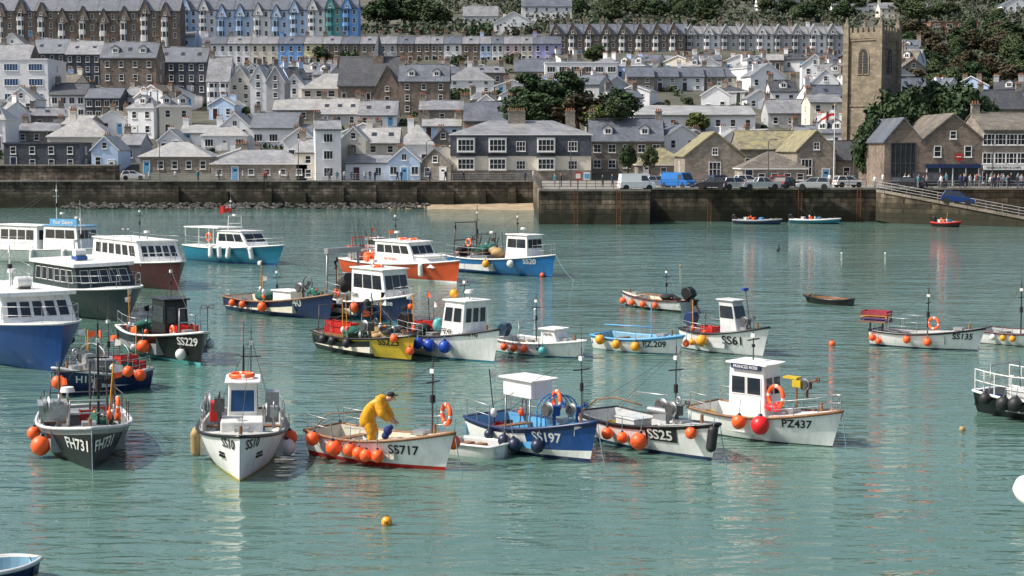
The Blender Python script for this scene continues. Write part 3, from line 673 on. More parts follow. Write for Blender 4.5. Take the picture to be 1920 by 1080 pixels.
for i in range(560):
    x=R.uniform(AT(120,385,245)[0],AT(800,385,245)[0]); y=R.uniform(242,248.5); r=R.uniform(.15,.5); z=(y-242)*.11
    q.add(*( lambda c,r:( [(c[0]+r*a*R.uniform(.7,1.3),c[1]+r*b_*R.uniform(.7,1.2),c[2]+r*cc*R.uniform(.5,.9)) for a,b_,cc in((1,0,0),(-1,0,0),(0,1,0),(0,-1,0),(0,0,1),(0,0,-1),(.7,.7,.5),(-.7,-.7,.5))],[(4,0,6),(4,6,2),(4,2,1),(4,1,7),(4,7,3),(4,3,0),(0,2,6),(1,3,7),(5,2,0),(5,1,2),(5,3,1),(5,0,3)]))((x,y,z),r),ROCK)
o=q.obj('shore_rocks'); top(o,'loose dark rocks piled along the foot of the sea wall','rocks',kind='stuff')
# water
m,n,b=nt('harbour_water'); setc(b,.04); b.inputs['IOR'].default_value=1.52
tc=n.nodes.new('ShaderNodeTexCoord')
def nz(sx,sy,scale,det,dist=0,rz=0):
    mp=n.nodes.new('ShaderNodeMapping'); mp.inputs['Scale'].default_value=(sx,sy,1); mp.inputs['Rotation'].default_value=(0,0,rz); n.links.new(tc.outputs['Object'],mp.inputs[0])
    x=N(n,'ShaderNodeTexNoise',Scale=scale,Detail=det,Roughness=.5,Distortion=dist); n.links.new(mp.outputs[0],x.inputs['Vector']); return x.outputs['Fac']
n1=nz(.5,1.35,1.5,3.0,.5,.12); n2=nz(.5,1.0,.4,2.0,.2,-.2); n3=nz(.03,.06,1.0,3.0)
a=N(n,'ShaderNodeMath',operation='MULTIPLY_ADD'); n.links.new(n2,a.inputs[0]); a.inputs[1].default_value=1.8; n.links.new(n1,a.inputs[2])
mr=N(n,'ShaderNodeMapRange',From_Min=.3,From_Max=.7,To_Min=.6,To_Max=1.2); n.links.new(n3,mr.inputs['Value'])
mu=N(n,'ShaderNodeMath',operation='MULTIPLY'); n.links.new(a.outputs[0],mu.inputs[0]); n.links.new(mr.outputs[0],mu.inputs[1])
bp=N(n,'ShaderNodeBump',Strength=1.0,Distance=.12); n.links.new(mu.outputs[0],bp.inputs['Height']); n.links.new(bp.outputs[0],b.inputs['Normal'])
cr=n.nodes.new('ShaderNodeValToRGB'); cr.color_ramp.elements[0].position=.3; cr.color_ramp.elements[0].color=(.062,.13,.105,1); cr.color_ramp.elements[1].position=.7; cr.color_ramp.elements[1].color=(.11,.2,.165,1)
n.links.new(n3,cr.inputs[0]); n.links.new(cr.outputs[0],b.inputs['Base Color'])
q=MB(); q.poly([(-600,-400,0),(600,-400,0),(600,252,0),(-600,252,0)],m); o=q.obj('water'); o['kind']='structure'
# railings
def railing(pts,label,h=1.05,step=2.0,mat=STEEL):
    q=MB()
    for i in range(len(pts)-1):
        a,b_=Vector(pts[i]),Vector(pts[i+1]); L=(b_-a).length; k=max(1,int(L/step))
        for j in range(k+1):
            p=a.lerp(b_,j/k); q.cyl(p,p+Vector((0,0,h)),.035,mat,n=5)
        for hh in(h,h*.66,h*.33): q.cyl(a+Vector((0,0,hh)),b_+Vector((0,0,hh)),.028,mat,n=5)
    o=q.obj('railing'); top(o,label,'railing'); return o
railing([(AT(240,340,248)[0],248.6,4.2),(XQ,248.6,4.2)],'long grey metal railing on the promenade edge',step=2.5,mat=METAL)
railing([(XQ+.2,240,4.1),(XQ+.2,193.2,4.2),(XS,193.2,4.2)],'metal railing round the pier end')
railing([(XS,201.3,4.2),(xa-1,201.3,4.2)],'metal railing on the quay edge')
railing([(xa,200.0,4.0),(xb,187,.5)],'sloping metal railing down the slipway',mat=METAL); railing([(xa,201.4,4.0),(130,201.4,4.0)],'metal railing behind the slipway',mat=METAL)
# ------------------------------------------------------------ vegetation
def leafm(name,c0,c1):
    m,n,b=nt(name); setc(b,.7,0,.25); tc=n.nodes.new('ShaderNodeTexCoord'); no=N(n,'ShaderNodeTexNoise',Scale=.9,Detail=5.0,Roughness=.7); n.links.new(tc.outputs['Object'],no.inputs['Vector'])
    cr=n.nodes.new('ShaderNodeValToRGB'); cr.color_ramp.elements[0].position=.35; cr.color_ramp.elements[0].color=(*c0,1); cr.color_ramp.elements[1].position=.68; cr.color_ramp.elements[1].color=(*c1,1)
    n.links.new(no.outputs['Fac'],cr.inputs[0]); n.links.new(cr.outputs[0],b.inputs['Base Color']); return m
LF=[leafm('mid_green_leaves',(.035,.055,.024),(.095,.125,.052)),leafm('dark_evergreen_leaves',(.016,.034,.014),(.055,.09,.034)),leafm('bronze_leaves',(.035,.032,.018),(.09,.075,.04)),leafm('bright_green_leaves',(.07,.1,.025),(.17,.21,.06)),leafm('hill_scrub_leaves',(.035,.048,.032),(.095,.115,.065))]
BARK=paint('tree_bark',(.09,.065,.045),.9,var=.4,scale=4)
rg=np.random.default_rng(3)
def leaves(cent,rad,per,ls,flat=1.0):
    cent=np.repeat(np.array(cent),per,0); rad=np.repeat(np.array(rad),per)[:,None]; n_=len(cent)
    dv=rg.normal(size=(n_,3)); dv/=np.linalg.norm(dv,axis=1)[:,None]; P=cent+dv*rad*rg.uniform(.6,1.08,(n_,1))*np.array([1,1,flat])
    nn=dv+rg.normal(size=(n_,3))*.6+np.array([0,0,.3]); nn/=np.linalg.norm(nn,axis=1)[:,None]
    a=np.cross(nn,rg.normal(size=(n_,3))); a/=np.linalg.norm(a,axis=1)[:,None]; b_=np.cross(nn,a); s=ls*rg.uniform(.6,1.3,(n_,1))
    V=np.stack([P-a*s,P-b_*s*.6,P+a*s,P+b_*s*.6],1).reshape(-1,3)
    return V.tolist(),[(4*i,4*i+1,4*i+2,4*i+3) for i in range(n_)]
def crown(kind,mat):
    C=[];Rr=[]; r=random.Random(len(kind)*7)
    if kind=='round':
        for i in range(42):
            t=r.uniform(0,6.28); p=r.uniform(-.75,1); k=r.uniform(.3,.95); C.append((math.cos(t)*2.8*k*math.sqrt(max(.05,1-p*p)),math.sin(t)*2.8*k*math.sqrt(max(.05,1-p*p)),3.9+p*2.6)); Rr.append(r.uniform(.7,1.25))
        V,Fc=leaves(C,Rr,90,.3)
    elif kind=='cedar':
        for lay in range(7):
            z=2.0+lay*.8; rr=4.0-lay*.5
            for i in range(12-lay): t=r.uniform(0,6.28); k=r.uniform(.15,1); C.append((math.cos(t)*rr*k,math.sin(t)*rr*k,z+r.uniform(-.2,.3))); Rr.append(r.uniform(.9,1.4))
        V,Fc=leaves(C,Rr,90,.28,.5)
    else:
        for i in range(12): t=r.uniform(0,6.28); k=r.uniform(0,1.3); C.append((math.cos(t)*k,math.sin(t)*k,r.uniform(.5,1.4))); Rr.append(r.uniform(.45,.8))
        V,Fc=leaves(C,Rr,80,.2)
    q=MB(); q.add(V,Fc,mat); return q.mesh('crown')
def trunk(h,sp,n_):
    q=MB(); q.tube([(0,0,-1),(0.05,0,h*.4),(.1,.05,h),(0,0,h*1.5)],[.28,.22,.15,.05],BARK)
    for i in range(6): t=i*1.05; q.tube([(0.05,0,h*(.5+.08*i)),(math.cos(t)*sp*.5,math.sin(t)*sp*.5,h*1.05),(math.cos(t)*sp,math.sin(t)*sp,h*1.35)],[.11,.07,.03],BARK,5)
    return q.mesh('trunk')
TRK={'round':trunk(3.0,1.7,1),'cedar':trunk(3.0,2.4,2),'bush':trunk(.7,.6,3)}
CRN={(k,i):crown(k,LF[i]) for k in('round','cedar','bush') for i in range(4) if not(k=='cedar' and i!=1)}
NOMH={'round':7.2,'cedar':7.4,'bush':2.0}; NOMW={'round':6.8,'cedar':9.0,'bush':3.6}
TLAB={'round':['leafy green tree with rounded uneven crown','dark evergreen tree with dense crown','bronze-leaved tree with dense crown','bright green broadleaf tree with leafy crown'],'cedar':['','large dark conifer with layered spreading branches'],'bush':['green shrub in a hillside garden','dark evergreen shrub in a hillside garden','brown-green shrub in a hillside garden','bright green shrub in a hillside garden']}
def tree(px,yb,wpx,hpx,kind,mi,d=None,grp=None):
    d=d or solve(px,yb,257 if px<1010 else 205); X,z=AT(px,yb,d); z=max(z,4) ; s=d/F
    e=mk('shrub' if kind=='bush' else 'tree',None,None,(X,d,z),(0,0,R.uniform(0,6.28))); sw=wpx*s/NOMW[kind]; e.scale=(sw,sw,hpx*s/NOMH[kind])
    top(e,TLAB[kind][mi],'shrub' if kind=='bush' else 'tree',grp or 'trees among the hillside houses')
    mk('trunk',TRK[kind],e); mk('crown',CRN[(kind,mi)],e)
for a in [(1000,240,150,100,'cedar',1,286),(1072,240,140,104,'cedar',1,290),(1036,244,130,90,'cedar',1,282),(1084,246,130,68,'round',2,279),(1160,238,95,70,'round',1,292),(1152,234,70,48,'round',0,276),(1120,240,60,42,'round',3,277),(982,244,80,56,'round',1,280),
 (1632,344,80,120,'round',1,228),(1664,342,110,165,'round',1,233),(1702,340,130,172,'round',1,238),(1750,340,150,182,'round',1,243),(1805,340,140,178,'round',1,240),(1845,340,90,150,'round',0,246),(1722,338,110,140,'round',1,236),(1778,338,110,150,'round',1,237),
 (1305,248,60,36,'round',3,None),(1178,322,40,50,'round',1,252),(1218,320,38,44,'round',0,252),(600,140,60,50,'round',1,None),(622,152,45,38,'round',0,None),(655,120,40,32,'bush',1,None),(890,228,50,40,'round',2,None),(1120,118,60,32,'round',0,460),(760,48,120,62,'round',1,None),(720,52,90,52,'round',1,None),(812,56,80,50,'round',0,None),(790,52,90,56,'round',1,None),(905,75,50,34,'bush',1,None),
 (960,120,40,25,'bush',0,None),(1390,125,50,26,'bush',0,None),(1480,128,50,30,'round',1,None),(1540,132,60,30,'bush',0,None),(860,120,36,22,'bush',0,None),(470,75,60,30,'bush',1,None),(380,84,40,26,'round',0,None),(450,220,50,26,'bush',0,None),(860,190,70,30,'bush',0,None),(930,200,60,30,'round',0,None),(70,240,40,24,'bush',0,None),(250,240,40,26,'bush',2,None),(575,185,40,28,'bush',0,None)]:
    tree(a[0],a[1],a[2],a[3],a[4],a[5],a[6])
for i in range(60):
    px=R.uniform(1690,1980); tree(px,R.uniform(75,190),R.uniform(45,85),R.uniform(35,60),'round',R.choice([0,1,1,0,2]),None,'trees on the wooded slope')
for i in range(46):
    px=R.uniform(1080,1980); tree(px,R.uniform(6,46),R.uniform(34,66),R.uniform(22,40),'round',R.choice([0,1,0]),None,'trees on the wooded slope')
for i in range(50):
    px=R.uniform(-20,1650); tree(px,R.uniform(120,270),R.uniform(16,34),R.uniform(12,20),'bush',R.choice([0,1,3,0]),None,'shrubs in hillside gardens')
C=[];Q=[]
for i in range(3600):
    d=R.uniform(545,1000); x=R.uniform(-.4,.42)*d
    if math.sin(x*.03)+math.sin(d*.045+x*.01)+R.uniform(-1,1)<-.9: continue
    r_=R.uniform(1.6,4); C.append((x,d,tz(x,d)+r_*.5)); Q.append(r_)
for i in range(900):
    d=R.uniform(355,545); x=(R.uniform(1690,2000)-960)/F*d; r_=R.uniform(1.2,2.6); C.append((x,d,tz(x,d)+r_*.4)); Q.append(r_)
V,Fc=leaves(C,Q,32,.8,.8); q=MB(); q.add(V,Fc,LF[4]); o=q.obj('hill_scrub'); top(o,'mass of green scrub and hedges covering the upper hillside','scrub',kind='stuff')
C=[];Q=[]
for i in range(520):
    d=R.uniform(285,520); x=R.uniform(-.36,.25)*d
    r_=R.uniform(.5,1.2); C.append((x,d,tz(x,d)+r_*.4)); Q.append(r_)
V,Fc=leaves(C,Q,26,.42,.8); q=MB(); q.add(V,Fc,LF[1]); o=q.obj('garden_hedges'); top(o,'dark green garden hedges filling gaps between the hillside houses','hedges',kind='stuff')
# ------------------------------------------------------------ cars and people
def car(px,py,col,L=4.1,yaw=0,kind='hatch',d=None,label='',z=4.05,roll=0):
    X,Y=W(px,py,z); e=mk('parked_van' if kind=='van' else 'parked_car',None,None,(X,Y,z),(0,roll,yaw)); top(e,label,'van' if kind=='van' else 'car','vehicles parked on the quay')
    h,w=(2.0,1.85) if kind=='van' else (1.48,1.72); hb=.95 if kind!='van' else 1.15
    q=MB(); a=L/2; w2=w/2
    pf=[(-a,.3),(a-.05,.3),(a,.55),(a-.05,hb-.22),(a-.9,hb),(-a+.1,hb),(-a-.02,.6)]
    q.prism([(x,-w2,z_) for x,z_ in pf],(0,w,0),col)
    for s in(-1,1):
        for wx in(-a+.75,a-.8): q.cyl((wx,s*(w2+.005),.33),(wx,s*(w2-.1),.33),.38,BLACKC,n=16)
    q.obj('body',e,bevel=.06)
    fr=a-1.05 if kind!='van' else a-.65; bk=-a+(.15 if kind!='pick' else 1.7); tf=fr-(.75 if kind!='van' else .45); tb=bk+(.3 if kind!='van' else .05)
    q=MB(); t2=w2-.14
    Bq=[(bk,-w2+.03,hb),(fr,-w2+.03,hb),(fr,w2-.03,hb),(bk,w2-.03,hb)]; Tq=[(tb,-t2,h-.05),(tf,-t2,h-.05),(tf,t2,h-.05),(tb,t2,h-.05)]
    q.add(Bq+Tq,[(0,1,5,4),(1,2,6,5),(2,3,7,6),(3,0,4,7)],GLASS if kind!='van' else col); q.obj('window' if kind!='van' else 'upper_body',e)
    if kind=='van':
        q=MB(); q.add([(fr+.012,-w2+.15,hb+.08),(fr+.012,w2-.15,hb+.08),(tf+.1,t2-.08,h-.18),(tf+.1,-t2+.08,h-.18)],[(0,1,2,3)],GLASS)
        for s in(-1,1): q.add([(fr-.15,s*(w2-.01),hb+.05),(fr-1.1,s*(w2-.01),hb+.05),(fr-1.1,s*(t2+.04),h-.2),(tf-.05,s*(t2+.04),h-.2)],[(0,1,2,3)],GLASS)
        q.obj('window',e)
    q=MB(); q.prism([(tb,-t2,h-.05),(tf,-t2,h-.05),(tf,t2,h-.05),(tb,t2,h-.05)],(0,0,.06),col)
    if kind!='van':
        for s in(-1,1):
            q.cyl((tf,s*t2,h-.03),(fr,s*(w2-.03),hb),.04,col,n=5); q.cyl((tb,s*t2,h-.03),(bk,s*(w2-.03),hb),.06,col,n=5); q.cyl(((tf+tb)/2,s*(t2+.01),h-.03),((fr+bk)/2,s*(w2-.02),hb),.04,col,n=5)
    q.obj('roof',e)
    for s in(-1,1):
        for wx in(-a+.75,a-.8):
            we=mk('wheel',None,e,(wx,s*(w2-.08),.33)); t=MB(); t.torus((0,0,0),.25,.085,TYRE,(0,1,0),n=16,k=6); t.obj('tyre',we); t=MB(); t.cyl((0,-.06,0),(0,.06,0),.2,METAL,n=12); t.obj('rim',we)
        q=MB(); q.box(a-.03,s*(w2-.28),.66,.08,.34,.16,FWHITE); q.obj('headlight',e); q=MB(); q.box(-a,s*(w2-.2),.75,.06,.2,.3,RED); q.obj('tail_light',e)
    q=MB(); q.box(a+.0,0,.42,.05,.52,.12,FWHITE); q.obj('number_plate',e)
SILV=paint('silver_car_paint',(.5,.51,.52),.25,.4,var=.04); WCAR=paint('white_car_paint',(.78,.78,.78),.25,var=.04); BCAR=paint('dark_blue_car_paint',(.01,.04,.16),.25,var=.04); KCAR=paint('black_car_paint',(.02,.02,.025),.2,var=.04); VCAR=paint('blue_van_paint',(.01,.14,.45),.3,var=.05)
car(1193,357,WCAR,4.4,.15,'van',label='white panel van parked on the quay'); car(1272,353,VCAR,4.9,-.9,'van',label='bright blue panel van parked on the quay')
car(1335,355,KCAR,4.0,2.8,label='black hatchback parked on the quay'); car(1380,355,SILV,4.1,.3,label='silver estate car parked on the quay'); car(1426,355,SILV,4.8,.15,'pick',label='silver pickup truck parked on the quay')
car(1474,354,KCAR,3.9,.9,label='dark hatchback parked beside a silver pickup'); car(1525,355,SILV,4.2,2.9,label='silver hatchback parked near the flagpole'); car(1702,354,KCAR,4.6,-.5,label='black car waiting at the top of the slipway'); car(1745,353,KCAR,4.6,-.5,'van',label='dark van waiting at the top of the slipway')
car(1352,349,BCAR,4.0,.4,label='dark blue car parked in the second row'); car(1402,349,WCAR,3.9,.2,label='white hatchback parked in the second row'); car(1452,350,RED,3.9,2.9,label='red hatchback parked behind a silver pickup'); car(1236,351,SILV,3.8,.1,label='silver car parked between two vans'); car(1590,351,FWHITE,3.9,.2,label='white car parked beside the slipway')
car(250,337,WCAR,3.9,.2,label='small white car on the promenade')
def slz(x): return za+(x-xa)/(xb-xa)*(.5-za)
cx_=xa+(xb-xa)*.45; cy_=198.1+(185-198.1)*.45; p_=proj(cx_,cy_,slz(cx_))
car(p_[0],p_[1],BCAR,4.0,-.27,z=slz(cx_)+.02,label='dark blue car driving down the slipway',roll=.11)
def person(px,py,z=4.02,lab='walker in casual clothes on the promenade'):
    X,Y=W(px,py,z); o=mk('person',PM[R.randrange(10)],None,(X,Y,z),(0,0,R.uniform(0,6.28))); s=R.uniform(.92,1.05); o.scale=(s,s,s); top(o,lab,'person','people walking along the harbour')
for i in range(50): person(R.uniform(1680,1918),R.uniform(347,354),4.1,'shopper in casual clothes outside the quayside shops')
for i in range(26): person(R.uniform(260,1000),R.uniform(338.5,341.0),4.1)
for px in(1040,1052,1130,1148,1236,1555,1590,1600,1640,1655): person(px,R.uniform(348,354),4.1)
def lamp(px,py,h=6):
    X,Y=W(px,py,4.05); e=mk('street_lamp',None,None,(X,Y,4.05)); top(e,'grey street lamp on the harbour front','street lamp','street lamps along the harbour')
    q=MB(); q.cyl((0,0,0),(0,0,h),.08,STEEL,.05,8); q.obj('post',e); q=MB(); q.tube([(0,0,h),(.3,0,h+.3),(.8,0,h+.3)],.04,STEEL); q.box(.95,0,h+.28,.5,.18,.1,STEEL); q.obj('lamp_head',e)
for a in((300,340),(560,340),(800,340),(1070,350),(1440,350),(1600,350),(1860,352)): lamp(*a)
X,Y=W(1563,352,4.05); e=mk('flagpole',None,None,(X,Y,4.05)); top(e,'white flagpole on the quay','flagpole'); ph=AT(1563,196,Y)[1]-4.05
q=MB(); q.cyl((0,0,0),(0,0,ph),.09,FWHITE,.05,8); q.sph((0,0,ph),.12,YELLOW,8,6); q.obj('pole',e)
def flag(loc,w,h,kind,label,yaw=0,droop=.35):
    q=MB(); nx_,nz_=24,14
    for i in range(nx_):
        for j in range(nz_):
            def P(i,j):
                u,v=i/nx_,j/nz_; return (-u*w,math.sin(u*8)*.1*w*u,v*h-u*u*droop*h+math.sin(u*6+v)*.04*h)
            u,v=(i+.5)/nx_,(j+.5)/nz_
            m_=FWHITE
            if kind=='g': m_=RED if abs(u-.5)<.07 or abs(v-.5)<.12 else FWHITE
            if kind=='r':
                m_=RED
                if u<.5 and v>.5:
                    a_,b_=u*2,(v-.5)*2; m_=RED if(abs(a_-.5)<.08 or abs(b_-.5)<.1) else (FWHITE if(abs(a_-.5)<.17 or abs(b_-.5)<.22 or abs(abs(a_-.5)-abs(b_-.5))<.09) else NAVY)
            q.add([P(i,j),P(i+1,j),P(i+1,j+1),P(i,j+1)],[(0,1,2,3)],m_,True)
    o=q.obj('flag',None,loc,(0,0,yaw)); top(o,label,'flag')
flag((X-.08,Y,4.05+ph-1.9),1.7,1.2,'g','white flag with a red cross flying from a pole',-.2,.6)
for px,c in((1084,RED),(1100,FWHITE),(144,WHITE)):
    X,Y=W(px,354 if px>1000 else 338,4.05); e=mk('notice_board',None,None,(X,Y,4.05)); top(e,'small notice board on a post by the railing','sign'); q=MB(); q.cyl((0,0,0),(0,0,2),.05,STEEL,n=6); q.obj('post',e); q=MB(); q.box(0,-.08,1.6,.8,.06,1.0,c); q.box(0,-.12,1.6,.6,.02,.6,FWHITE if c is RED else LBLUE); q.obj('panel',e)
# ------------------------------------------------------------ boats
class Hull:
    def __init__(s,L,B,Fb,bowup,sternup,rake,tr,fp,dr=.35):
        s.L,s.B,s.F,s.bu,s.su,s.rk,s.tr,s.fp,s.dr=L,B,Fb,bowup,sternup,rake,tr,fp,dr
    def b(s,t):
        if t<.4: return s.B/2*(s.tr+(1-s.tr)*math.sin(max(0,t)/.4*math.pi/2))
        u=min(1,(t-.4)/.6); return s.B/2*max(0,(1-u**s.fp))**.9
    def zs(s,t): return s.F*(1+s.bu*max(0,(t-.3)/.7)**2+s.su*max(0,(.35-t)/.35)**2)
    def e(s,t): return .26+.42*t**3
    def v(s,t,z): return min(1,max(0,(z+s.dr)/(s.zs(t)+s.dr)))
    def pt(s,t,z,sd=1):
        v=s.v(t,z); vw=s.v(t,0); return Vector((-s.L/2+s.L*t+s.rk*(v-vw)*t**4,sd*s.b(t)*v**s.e(t),z))
class Boat: pass
FMESH={}
def fmesh(mat,r,kind='ball'):
    k=(mat.name,round(r,2),kind)
    if k in FMESH: return FMESH[k]
    q=MB()
    if kind=='ball':
        q.sph((0,0,0),r,mat,18,12,(1,1,1.06)); q.cyl((0,0,r*.9),(0,0,r*1.25),r*.35,FNAVY if mat!=FBLACK else mat,r*.2,10)
    else:
        q.cyl((0,0,-r*1.6),(0,0,r*1.6),r,mat,n=14); q.sph((0,0,-r*1.6),r,mat,14,8); q.sph((0,0,r*1.6),r,mat,14,8)
    q.cyl((0,0,r*1.2),(0,0,r*1.2+.45),.012,ROPE,n=5)
    FMESH[k]=q.mesh('fender'); return FMESH[k]
FCN={'orange_plastic':'round orange fender buoy','amber_plastic':'round amber fender buoy','white_plastic':'white fender buoy','blue_plastic':'round blue fender buoy','navy_plastic':'round navy fender buoy','black_rubber':'black rubber fender','tan_canvas':'tan canvas fender','aqua_paint':'aqua green fender buoy','red_plastic':'round red fender buoy'}
def boat(label,st,bw,B,Fb,side,bot,inner,name='fishing_boat',cat='fishing boat',band=None,bandh=.2,bowm=None,bowt=.6,bowlow=0,gun=BLACKP,bu=.55,su=.1,rake=.45,tr=.8,fp=2.3,floor=.25,td=.72,texts=(),fend=(),boot=.1,deckm=None,cap=.12,closed=False,gr=.05):
    S=Vector((*W(*st),0)); P=Vector((*W(*bw),0)); L=(P-S).length; c=(S+P)/2; yaw=math.atan2(P.y-S.y,P.x-S.x)
    e=mk(name,None,None,c,(R.uniform(-.02,.02),R.uniform(-.008,.008),yaw)); top(e,label,cat)
    h=Hull(L,B,Fb,bu,su,rake,tr,fp); q=MB(); NT=28; deckm=deckm or inner
    rows=[]
    for i in range(NT+1):
        t=(i/NT); t=t**.85 if i<NT else 1
        zs=h.zs(t); zz=[-h.dr,-.15,0,boot]+[boot+(zs-bandh-boot)*k/4 for k in(1,2,3,4)]+[zs]
        rows.append((t,zz))
    nr=9
    for sd in(1,-1):
        V=[]
        for t,zz in rows:
            for z in zz: V.append(h.pt(t,z,sd))
        for i in range(NT):
            for j in range(nr-1):
                f=(i*nr+j,(i+1)*nr+j,(i+1)*nr+j+1,i*nr+j+1)
                if sd>0: f=f[::-1]
                inb=bowm and rows[i][0]>bowt and j>=3+bowlow
                mt=bot if j<3 else ((band or side) if j==nr-2 else (bowm if inb else side))
                if j==nr-2 and not band and inb: mt=bowm
                q.F.append(tuple(k+len(q.V) for k in f)); q.M.append(q.mi(mt)); q.S.append(True)
        q.V+=[tuple(v) for v in V]
    zz=rows[0][1]; tp=[h.pt(0,z,1) for z in zz]+[h.pt(0,z,-1) for z in reversed(zz)]
    q.poly(tp,side); q.obj('hull',e)
    pts=[h.pt(r[0],r[1][-1],-1)+Vector((0,-.01,0)) for r in rows]+[h.pt(r[0],r[1][-1],1)+Vector((0,.01,0)) for r in reversed(rows)]
    q=MB(); q.tube(pts,gr,gun,8); q.tube([pts[-1],pts[0]],gr,gun,8); q.obj('gunwale',e)
    q=MB(); zf=floor
    tdd=0 if closed else td
    ti=[tdd*i/14 for i in range(15)] if tdd>0 else []
    if ti:
        ti[0]=.01
        for sd in(1,-1):
            G=[]
            for t in ti:
                b_=h.b(t); z=h.zs(t); xx=h.pt(t,z).x
                G.append([(xx,sd*b_,z+.01),(xx,sd*max(.02,b_-cap),z+.01),(xx,sd*max(.02,(b_-cap-.03)),zf),(xx,0,zf)])
            for i in range(14):
                for j in range(3):
                    f=[G[i][j],G[i+1][j],G[i+1][j+1],G[i][j+1]]; q.add(f,[(0,1,2,3)],(gun if gun is not BLACKP and j==0 else inner) if j==0 else (inner if j==1 else DECKM))
        t=ti[-1]; b_=h.b(t)-.02; z=h.zs(t); xx=h.pt(t,z).x; q.poly([(xx,-b_,zf),(xx,b_,zf),(xx,b_,z),(xx,-b_,z)],inner)
        b_=h.b(0)-.02; z=h.zs(0); xx=-L/2+.06; q.poly([(xx,-b_,zf),(xx,b_,zf),(xx,b_,z),(xx,-b_,z)],inner)
        for t in(.2,.45):
            q.box(-L/2+L*t,0,zf+(h.zs(t)-zf)*.6,.25,2*h.b(t)-2*cap,.05,WOOD if inner is not HWHITE else inner)
        q.obj('interior',e); q=MB()
    tk=[tdd+(1-tdd)*i/12 for i in range(13)]
    for i in range(12):
        a,b2=tk[i],tk[i+1]; A=h.pt(a,h.zs(a)); Bb=h.pt(b2,h.zs(b2))
        q.add([(A.x,-A.y,A.z-.02),(Bb.x,-Bb.y,Bb.z-.02),(Bb.x,0,Bb.z+.05),(A.x,0,A.z+.05),(Bb.x,Bb.y,Bb.z-.02),(A.x,A.y,A.z-.02)],[(0,1,2,3),(3,2,4,5)],deckm,True)
    if not closed and td<.85:
        X=-L/2+L*(td+.1); q.box(X,0,h.zs(td+.1)+.1,.4,.4,.12,METAL); X2=-L/2+L*.92; q.cyl((X2,0,h.zs(.9)),(X2,0,h.zs(.9)+.28),.05,WOOD,n=8)
    q.obj('foredeck',e)
    o=Boat(); o.e,o.h,o.L,o.zf,o.yaw,o.c=e,h,L,zf,yaw,c
    o.M=Matrix.Translation(c)@Matrix.Rotation(yaw,4,'Z')
    fx,fy=math.cos(yaw),math.sin(yaw); tocam=Vector((0,0,0))-c; o.sd=-1 if (fy*tocam.x-fx*tocam.y)>0 else 1
    o.X=lambda t:-L/2+L*t
    for tt_ in texts:
        s,t,zc,hh,mt=tt_[:5]; sides=(tt_[5],) if len(tt_)>5 else (1,-1)
        V,Pg,w=txt(s)
        tsm=[i/120 for i in range(121)]
        for sd in sides:
            pl=[h.pt(a_,min(zc,h.zs(a_)),sd) for a_ in tsm]; arc=[0]
            for i in range(1,121): arc.append(arc[-1]+(pl[i].xy-pl[i-1].xy).length)
            Ac=(arc[-1]-w*hh/2-(t-9)-.14) if t>=9 else float(np.interp(t,tsm,arc))
            mb=MB(); vs=[]
            for vx,vy in V:
                aa=Ac+(vx*hh)*(1 if sd<0 else -1); z=zc+vy*hh; t2=float(np.interp(aa,arc,tsm)); t2=min(.995,max(.01,t2)); p=h.pt(t2,z,sd)
                t3=min(1,t2+.01); p3=h.pt(t3,z,sd); dx,dy=p3.x-p.x,p3.y-p.y; l=math.hypot(dx,dy) or 1
                nx_,ny_=(-dy/l,dx/l) if sd>0 else (dy/l,-dx/l)
                vs.append((p.x+nx_*.02,p.y+ny_*.02,p.z))
            mb.add(vs,Pg,mt); mb.obj('registration_number',e)
    for f in fend:
        px,mt,r=f[0],f[1],f[2]; zz=f[3] if len(f)>3 else r*.9+.12; kd=f[4] if len(f)>4 else 'ball'; sd=o.sd*(f[5] if len(f)>5 else 1)
        if abs(bw[0]-st[0])>40:
            best=None
            for i in range(101):
                t_=i/100; p=h.pt(t_,min(zz,h.zs(t_)),sd); wp=o.M@Vector((p.x,p.y+sd*r,zz)); e_=abs(proj(wp.x,wp.y,wp.z)[0]-px)
                if best is None or e_<best[0]: best=(e_,t_)
            t=best[1]
        else: t=px
        t=min(1.0,max(0,t))
        p=h.pt(t,min(zz,h.zs(t)),sd); hz=max(zz,r*.9)
        lw=Vector((p.x+(0.1 if t>.97 else 0)-(r if t<.02 else 0),p.y+sd*(r+.02),hz)); wv=o.M@lw
        fo=mk('fender_buoy',fmesh(mt,r,kd),None,wv,(R.uniform(-.2,.2),0,R.uniform(0,6))); top(fo,FCN.get(mt.name,'round fender buoy')+' hanging over a boat side','fender','fender buoys hung along the boats')
    return o
def thing(bt,name,mb,loc,rz=0,label='',cat='',group=None,tilt=0):
    w=bt.M@Vector(loc); o=mb.obj(name,None,w,(tilt,0,bt.yaw+rz)); top(o,label,cat,group); return o
